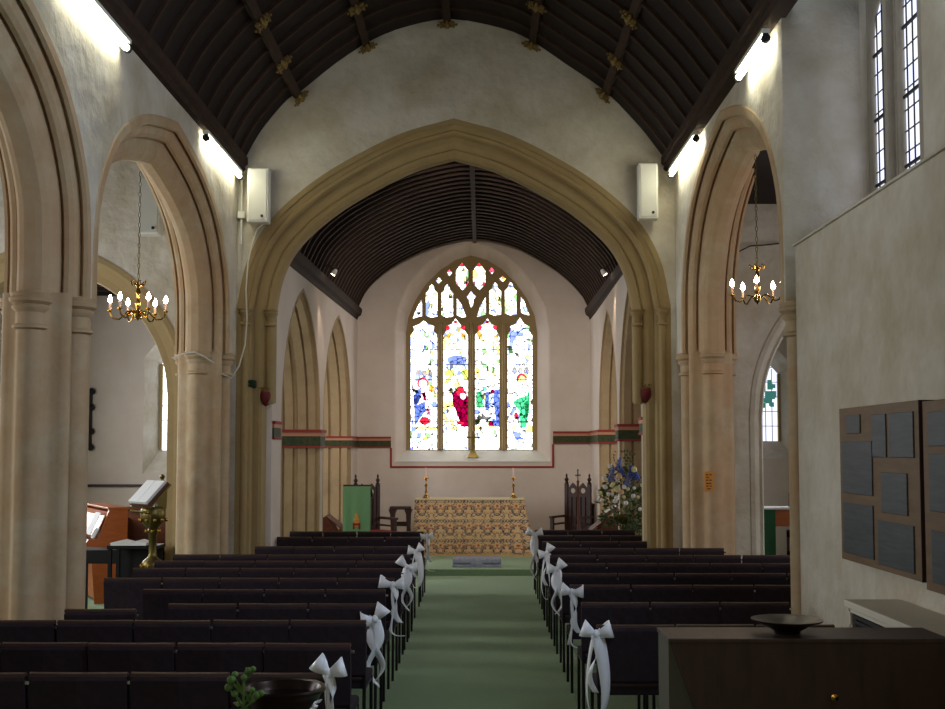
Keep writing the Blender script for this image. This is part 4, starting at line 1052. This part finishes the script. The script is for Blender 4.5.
# ------------------------------------------------------------------ chancel spotlights
for px, nm, sx in ((334, 'left', -1), (604, 'right', 1)):
    p = at(px, 273, 17.2); t = thing('spotlight', f'small lit spotlight on the {nm} roof plate of the chancel', 'light', (p.x, 17.2, p.z), 0, 'chancel spotlights')
    R = Matrix.Rotation(math.radians(-sx*35), 3, 'Y') @ Matrix.Scale(.72, 3)
    b = MB(); b.lathe([(.03,.09),(.045,.06),(.055,.0),(.055,-.04),(.05,-.04)], (0,0,0), 14, R); b.obj('housing', M_white, t, smooth=True)
    b = MB(); b.lathe([(.05,-.038),(.05,-.045),(.001,-.046)], (0,0,0), 14, R); b.obj('lamp', E_spot, t)
    b = MB(); b.tube([(0,0,.05),(sx*.08,0,.12),(sx*.16,0,.10)], .01, 6); b.obj('bracket', M_frame, t)
    l = bpy.data.lights.new('spot_beam', 'SPOT'); l.energy = 26; l.spot_size = math.radians(46); l.spot_blend = .8; l.color = (1, .82, .62); l.shadow_soft_size = .03
    o = bpy.data.objects.new('spot_beam', l); COL.objects.link(o); o.location = (p.x+sx*.03, 17.25, p.z-.08)
    tgt = Vector((sx*2.35 if sx < 0 else 2.06, 17.55, 3.6)); o.rotation_euler = (tgt-o.location).to_track_quat('-Z', 'Y').to_euler()

for px, sx in ((-.42, -1), (.10, 1)):  # added pair of lamps, out of view behind the arch, to brighten the chancel
    t = thing('spotlight', 'added unseen spotlight behind the chancel arch, aimed at the altar from the %s' % ('left' if sx < 0 else 'right'), 'light', (px, 14.42, 5.78), 0, 'chancel spotlights')
    Rm = Matrix.Rotation(math.radians(-60), 3, 'X')
    b = MB(); b.lathe([(.03,.12),(.05,.08),(.06,0),(.06,-.05),(.055,-.05),(.05,0),(.001,.01)], (0,0,0), 14, Rm); b.obj('housing', M_white, t, smooth=True)
    b = MB(); b.tube([(0,0,.05),(sx*.02,-.02,.14),(sx*.0,.0,.18)], .01, 6); b.obj('bracket', M_frame, t)
    l = bpy.data.lights.new('added_altar_beam', 'SPOT'); l.energy = 240; l.spot_size = math.radians(85); l.spot_blend = .9; l.color = (1, .86, .74); l.shadow_soft_size = .06
    o = bpy.data.objects.new('added_altar_beam', l); COL.objects.link(o); o.location = (px, 14.55, 5.74)
    o.rotation_euler = (Vector((-.2, 21.5, 1.6))-o.location).to_track_quat('-Z', 'Y').to_euler()
# ------------------------------------------------------------------ brass lectern, piano and reading desk on the left
lx, ly = at(153, 520, 12.45).x, 12.45
t = thing('brass_lectern', 'ornate brass lectern beside the far left pier holding a big open book', 'lectern', (lx, ly, 0), math.radians(42))
b = MB(); b.lathe([(.22,0),(.22,.04),(.15,.08),(.13,.14),(.07,.2),(.055,.3),(.075,.33),(.05,.38),(.045,.6),(.06,.62),(.11,.68),(.115,.72),(.10,.76),(.05,.80),(.04,.84),(.045,1.04),(.07,1.07),(.05,1.10),(.09,1.14),(.13,1.20),(.135,1.30),(.11,1.34)], seg=20)
b.obj('stem', M_dullbrass, t, smooth=True)
b = MB()
for zc, rr, n_ in ((.71, .12, 8), (1.08, .075, 6), (1.20, .14, 10)):
    for k in range(n_): a = 2*PI*k/n_; b.ball((rr*math.cos(a), rr*math.sin(a), zc), .022, 6)
b.obj('bosses', M_brass, t, smooth=True)
Rl = Matrix.Rotation(math.radians(-46), 3, 'Y')
b = MB(); b.obox((-.03, 0, 1.46), (.34, .46, .02), Rl); b.loft([[Vector((x, y, z)) for x, z in ((.02,1.30),(.10,1.64),(.15,1.56),(.14,1.32))] for y in (-.03, .03)]); b.ball((.10, 0, 1.66), .03, 8); b.obj('book_rest', M_dullbrass, t)
b = MB()
for k in range(9): b.ball((-.155+.0*k, -.2+.05*k, 1.29), .018, 6)
b.tube([(-.13,-.2,1.28),(-.14,-.2,1.05)], .008, 5); b.obj('fringe', M_dullbrass, t)
tb = thing('book', 'large open book with white pages resting on the brass lectern', 'book', (lx, ly, 0), math.radians(42))
n_ = Rl @ Vector((0,0,1))
b = MB(); b.obox(Vector((-.03, 0, 1.46))+n_*.028*(1 if n_.x < 0 else 1), (.33, .44, .03), Rl); b.obj('cover', M_redwood, tb)
b = MB()
for s_ in (-1, 1): b.obox(Vector((-.03, s_*.107, 1.46))+n_*.058, (.31, .205, .03), Rl)
b.obj('pages', M_paper, tb)

px_, py_ = at(106, 540, 14.7).x, 14.75; PR = math.radians(30)
def pp(x, y): return (px_+x*math.cos(PR)-y*math.sin(PR), py_+x*math.sin(PR)+y*math.cos(PR))
t = thing('upright_piano', 'orange veneered upright piano seen end on beyond the left arch', 'piano', (px_, py_, 0), PR); t.scale = (.9, 1, .95)
side = [(.28,0),(.28,1.25),(.02,1.25),(-.12,.86),(-.26,.86),(-.30,.80),(-.30,.70),(-.22,.66),(-.16,0)]
b = MB(); b.loft([[Vector((x, y, z)) for x, z in side] for y in (0, .04)]); b.obj('end_panel', M_orange, t)
b = MB(); b.loft([[Vector((x, y, z)) for x, z in side] for y in (1.38, 1.42)]); b.obj('end_panel', M_orange, t)
b = MB(); b.box(-.12, .27, .04, 1.38, .05, .80); b.box(.0, .27, .04, 1.38, .8, 1.22); b.box(-.28, .0, .04, 1.38, .72, .80); b.obj('case', M_orange, t)
b = MB(); b.rbox(0, .30, -.01, 1.43, 1.25, 1.28, .006); b.obj('lid', M_orange, t)
b = MB(); b.box(-.28, -.14, .08, 1.34, .80, .825); b.obj('keyboard', M_paper, t)
b = MB(); b.obox((-.06, .7, 1.02), (.02, 1.1, .30), Matrix.Rotation(math.radians(25), 3, 'Y')); b.obj('music_desk', M_orange, t)
tm = thing('sheet_music', 'white sheet music propped on the piano music desk', 'paper', pp(-.13, .24)+(.86,), PR)
b = MB(); b.obox((0, 0, .15), (.006, .30, .30), Matrix.Rotation(math.radians(25), 3, 'Y')); b.obj('sheet', M_paper, tm)
tm = thing('hymn_book', 'small white booklet leaning low on the piano keyboard end', 'book', pp(-.14, .07)+(.82,), PR)
b = MB(); b.obox((0, 0, .07), (.02, .12, .14), Matrix.Rotation(math.radians(28), 3, 'Y')); b.obj('booklet', M_paper, tm)
t = thing('piano_bench', 'black piano bench standing in front of the orange piano', 'bench', (at(108,570,13.9).x, 13.75, 0))
b = MB(); b.rbox(-.3, .32, -.2, .2, .62, .78, .01); b.obj('seat', M_frame, t)
for sx in (-.27, .29):
    for sy in (-.17, .17): b = MB(); b.box(sx-.02, sx+.02, sy-.02, sy+.02, 0, .62); b.obj('leg', M_frame, t)
t = thing('reading_desk', 'dark wooden desk carrying an open book behind the brass lectern', 'desk', (at(140,560,13.55).x, 13.35, 0))
b = MB(); b.rbox(-.28, .30, -.16, .2, .82, .86, .006); b.obj('desktop', M_frame, t)
b = MB(); b.box(-.26, .28, .17, .2, .35, .82); b.obj('modesty_panel', M_frame, t)
for sx in (-.25, .26):
    b = MB(); b.box(sx-.02, sx+.02, -.14, -.10, 0, .82); b.obj('leg', M_frame, t)
    b = MB(); b.box(sx-.02, sx+.02, .16, .2, 0, .82); b.obj('leg', M_frame, t)
tk = thing('book', 'wide open white book lying on the dark desk behind the lectern', 'book', (at(134,560,13.4).x, 13.3, .862))
b = MB()
for s_ in (-1, 1): b.loft([[Vector((s_*x, y, z)) for x, z in ((0,0),(.20,.0),(.21,.03),(.10,.055),(0,.03))] for y in (-.13, .15)])
b.obj('pages', M_paper, tk)
t = thing('bench', 'dark red brown wooden bench back against the left chapel wall', 'bench', (-5.2, 18.0, 0))
b = MB(); b.box(-.3, .9, 0, .05, 0, 1.02); b.rbox(-.34, .94, -.02, .07, 1.02, 1.07, .008); b.obj('back', M_redwood, t)
b = MB(); b.box(-.3, .9, -.4, 0, .4, .45); b.obj('seat', M_redwood, t)
for x in (-.32, .88): b = MB(); b.box(x, x+.04, -.42, .05, 0, .9); b.obj('end_panel', M_redwood, t)
t = thing('wall_monument', 'dark scrolled tablet on the left chapel wall just right of the near pier', 'monument', (at(87,440,21.5).x, 21.53, 2.5))
b = MB(); b.prism([(-.3,-.0),(.06,-.0),(.06,.05),(-.3,.05)], -.5, .55)
for z in (-.5,-.2,.25,.55): b.ball((.06, .0, z), .07, 8)
b.obj('tablet', M_lead, t)

# ------------------------------------------------------------------ right aisle furniture
x0 = at(764, 520, 15.6).x
t = thing('chapel_altar', 'green draped side table with orange wooden panel in the right chapel', 'table', (x0, 15.6, 0))
b = MB(); b.box(.16, .78, .05, .5, .92, 1.15); b.obj('apron', M_orange, t)
b = MB(); b.box(0, .155, 0, .5, .1, 1.15); b.obj('green_hanging', M_greendeep, t)
b = MB(); b.rbox(-.01, .80, -.02, .52, 1.15, 1.17, .004); b.obj('white_cloth', M_paper, t)
for x in (.18, .74): b = MB(); b.box(x, x+.04, .4, .45, 0, .95); b.obj('leg', M_orange, t)
t = thing('wooden_chair', 'dark wooden chair in front of the right chapel table', 'chair', (x0+.42, 15.1, 0))
b = MB(); b.box(-.2, .2, -.2, .2, .42, .46); b.obj('seat', M_darkwood, t)
for sx in (-.2, .17):
    b = MB(); b.box(sx, sx+.03, .17, .2, 0, .88); b.obj('leg', M_darkwood, t)
    b = MB(); b.box(sx, sx+.03, -.2, -.17, 0, .42); b.obj('leg', M_darkwood, t)
b = MB(); b.box(-.2, .2, .17, .2, .80, .90); b.box(-.2, .2, .17, .2, .56, .62); b.obj('back_rail', M_darkwood, t)
t = thing('prayer_book', 'dark upright book standing on the white cloth of the chapel table', 'book', (at(792.5,500,15.7).x, 15.75, 1.17))
b = MB(); b.box(-.02, .02, -.08, .08, 0, .2); b.obj('cover', M_darkwood, t)

t = tag(thing('notice', '', ''), 'orange printed notice fixed to the shaft of the far right pier', 'notice'); p = at(708.5, 481.5, 12.82); t.location = (p.x, 12.80, p.z)
b = MB(); b.box(-.05, .05, -.004, .004, -.11, .11); b.obj('card', M_notice, t)
b = MB()
for z, ws in ((.075,((-.032,-.006),(.006,.03))),(.045,((-.03,.0),)),(.015,((-.032,-.008),(.002,.03))),(-.02,((-.03,.028),)),(-.05,((-.03,-.004),(.01,.03))),(-.08,((-.02,.02),))):
    for a, c in ws: b.box(a, c, -.0055, -.004, z-.006, z+.006)
b.obj('print', M_redwood, t)

# ------------------------------------------------------------------ memorial boards on the right wall
def board(y_far, y_near, z0_, z1_, label, plaques):
    t = thing('memorial_board', label, 'board', (2.36, (y_far+y_near)/2, z0_), 0, 'wooden memorial boards')
    L_ = y_far-y_near; h_ = z1_-z0_
    b = MB(); b.rbox(-.085, -.001, -L_/2, L_/2, 0, h_, .004); b.obj('panel', M_boardwood, t)
    b = MB()
    b.box(-.088, -.001, -L_/2-.006, -L_/2+.0, 0, h_); b.obj('edge_strip', M_darkwood, t)
    for (u0, u1, v0, v1) in plaques:
        b = MB(); b.rbox(-.093, -.084, L_/2-u1*L_, L_/2-u0*L_, h_*(1-v1), h_*(1-v0), .003); b.obj('plaque', M_slate, t)
board(7.30, 5.98, 1.27, 2.21, 'wooden board of dark plaques on the right wall, the farther and whole one',
      [(.12,.31,.05,.17),(.47,.64,.06,.32),(.68,.95,.06,.32),(.05,.46,.22,.56),(.57,.87,.41,.65),(.05,.46,.62,.95),(.52,.93,.70,.965)])
board(5.93, 4.70, 1.24, 2.20, 'wooden board of dark plaques on the right wall, cut off by the picture edge',
      [(.07,.36,.06,.24),(.07,.36,.28,.58),(.08,.40,.68,.95),(.45,.8,.1,.4),(.5,.9,.5,.9)])
# radiator casing
t = thing('radiator_casing', 'long cream radiator casing with dark grille along the right wall', 'radiator', (2.36, 5.2, 0))
RX = -.30
b = MB(); b.rbox(RX-.02, -.001, -1.6, 1.33, 1.075, 1.115, .006); b.obj('top_shelf', M_rad, t)
b = MB(); b.box(RX, RX+.02, -1.58, 1.30, 1.05, 1.075); b.box(RX, RX+.02, 1.26, 1.30, 0, .98); b.box(RX, RX+.02, -1.58, 1.18, 0, .12); b.box(RX, -.001, 1.28, 1.30, 0, 1.075); b.obj('frame', M_rad, t)
b = MB()
for k in range(33): b.box(RX+.006, RX+.016, -1.58, 1.26, .13+k*.028, .145+k*.028)
b.obj('grille', M_black, t)
b = MB(); b.box(RX+.03, RX+.035, -1.58, 1.27, .1, 1.05); b.obj('backing', M_black, t)

# ------------------------------------------------------------------ foreground: cabinet, dish, font-like bowl
CH = 1.15
cx0, cx1, cyn, cyf = .80, 2.00, 4.95, 5.27
t = thing('display_cabinet', 'dark varnished wooden cabinet in the right foreground with a slim flat top', 'cabinet', ((cx0+cx1)/2, (cyn+cyf)/2, 0))
hw = (cx1-cx0)/2; hd = (cyf-cyn)/2
b = MB(); b.rbox(-hw, hw, -hd, hd, CH-.02, CH, .004); b.obj('top', M_cab, t)
b = MB(); b.box(-hw+.005, hw-.02, -hd+.03, hd-.01, 0, CH-.02); b.obj('carcase', M_cabside, t)
b = MB(); b.loft([[Vector((x, y, z)) for x, z in ((-hw+.01,CH-.02),(hw-.01,CH-.02),(hw-.01,.05),(-hw+.40,.05))] for y in (-hd+.004, -hd+.028)]); door = b.obj('front_panel', M_cab, t)
b = MB(); q = at(833.5, 697, cyn); b.lathe([(.008,0),(.018,.012),(.016,.022),(.001,.028)], (q.x-(cx0+cx1)/2, -hd+.004, q.z), 12, Matrix.Rotation(PI/2, 3, 'X')); b.obj('knob', M_brass, door, smooth=True)
t = thing('dish', 'wide shallow dark glazed dish on the cabinet top', 'dish', (at(787,624,5.1).x, 5.10, CH))
b = MB(); b.lathe([(.055,0),(.058,.012),(.10,.035),(.152,.055),(.155,.062),(.145,.06),(.09,.042),(.04,.026),(.001,.022)], seg=32); b.obj('bowl', M_pot, t, smooth=True)

bx = at(283, 684, 4.6).x
t = thing('bowl_stand', 'plain brown wooden stand at the bottom left under the bronze bowl', 'stand', (bx, 4.62, 0))
b = MB(); b.obox((-.02, 0, .42), (.30, .30, .84), Matrix.Rotation(math.radians(30), 3, 'Z')); b.obj('body', M_cab, t)
b = MB(); b.obox((-.02, 0, .855), (.36, .36, .03), Matrix.Rotation(math.radians(30), 3, 'Z')); b.obj('top', M_boardwood, t)
t = thing('flower_bowl', 'dark bronze bowl of water with thick round rim, bottom left foreground', 'bowl', (bx, 4.62, .87))
b = MB(); b.lathe([(.07,0),(.08,.01),(.12,.05),(.14,.10),(.15,.12),(.165,.13),(.168,.14),(.16,.147),(.145,.143),(.135,.125),(.12,.09),(.05,.03),(.001,.025)], seg=40); b.obj('bowl', M_pot, t, smooth=True)
b = MB(); b.lathe([(.127,.108),(.127,.11),(.001,.111)], seg=32); b.obj('water', M_water, t)
t = thing('plant_sprig', 'green sprig with round buds beside the bronze bowl', 'plant', (at(250,705,4.45).x, 4.32, 0), 0); t.scale = (1, 1, 1.11)
rf = random.Random(11); b = MB(); b.tube([(0,0,.0),(0.0,0,.5),(.005,0,.86),(0,0,.98),(.012,0,1.03)], .005, 6); b.obj('stem', M_leaf2, t)
for k, (x, z, r_) in enumerate(((-.045,.99,.017),(-.055,.965,.016),(-.035,1.005,.013),(-.03,.945,.014),(.02,1.02,.014),(.035,1.025,.012),(.005,1.0,.013),(.05,.94,.016),(.065,.945,.014),(.03,.955,.012),(.04,.85,.018),(-.02,.86,.016),(-.05,.80,.018))):
    b = MB(); b.ball((x, rf.uniform(-.02,.02), z), r_, 10, r_*.85); b.tube([(0,0,z-.05),(x*.7,0,z-.02),(x,0,z-.005)], .003, 5); b.obj('bud', M_leaf2, t, smooth=True)
b = MB()
for k in range(14): leaf(b, (rf.uniform(-.03,.05), rf.uniform(-.02,.02), rf.uniform(.8,.97)), (rf.uniform(-1,1), rf.uniform(-.5,.5), rf.uniform(-.3,.6)), .055, .014)
b.obj('leaves', M_leaf2, t)
t = thing('twisted_ribbon', 'curled silver ribbon hanging at the right rim of the bronze bowl', 'ribbon', (bx+.12, 4.53, .98))
b = MB(); pts, ws = [], []
for i in range(60):
    u_ = i/59; a = u_*9*PI; pts.append((.012*math.cos(a)+.03-.07*u_, .012*math.sin(a)-.01, -.11*u_)); ws.append((.004, .003, .006))
strip(b, pts, ws); b.obj('ribbon', M_ribbon, t, smooth=True, solid=.001)
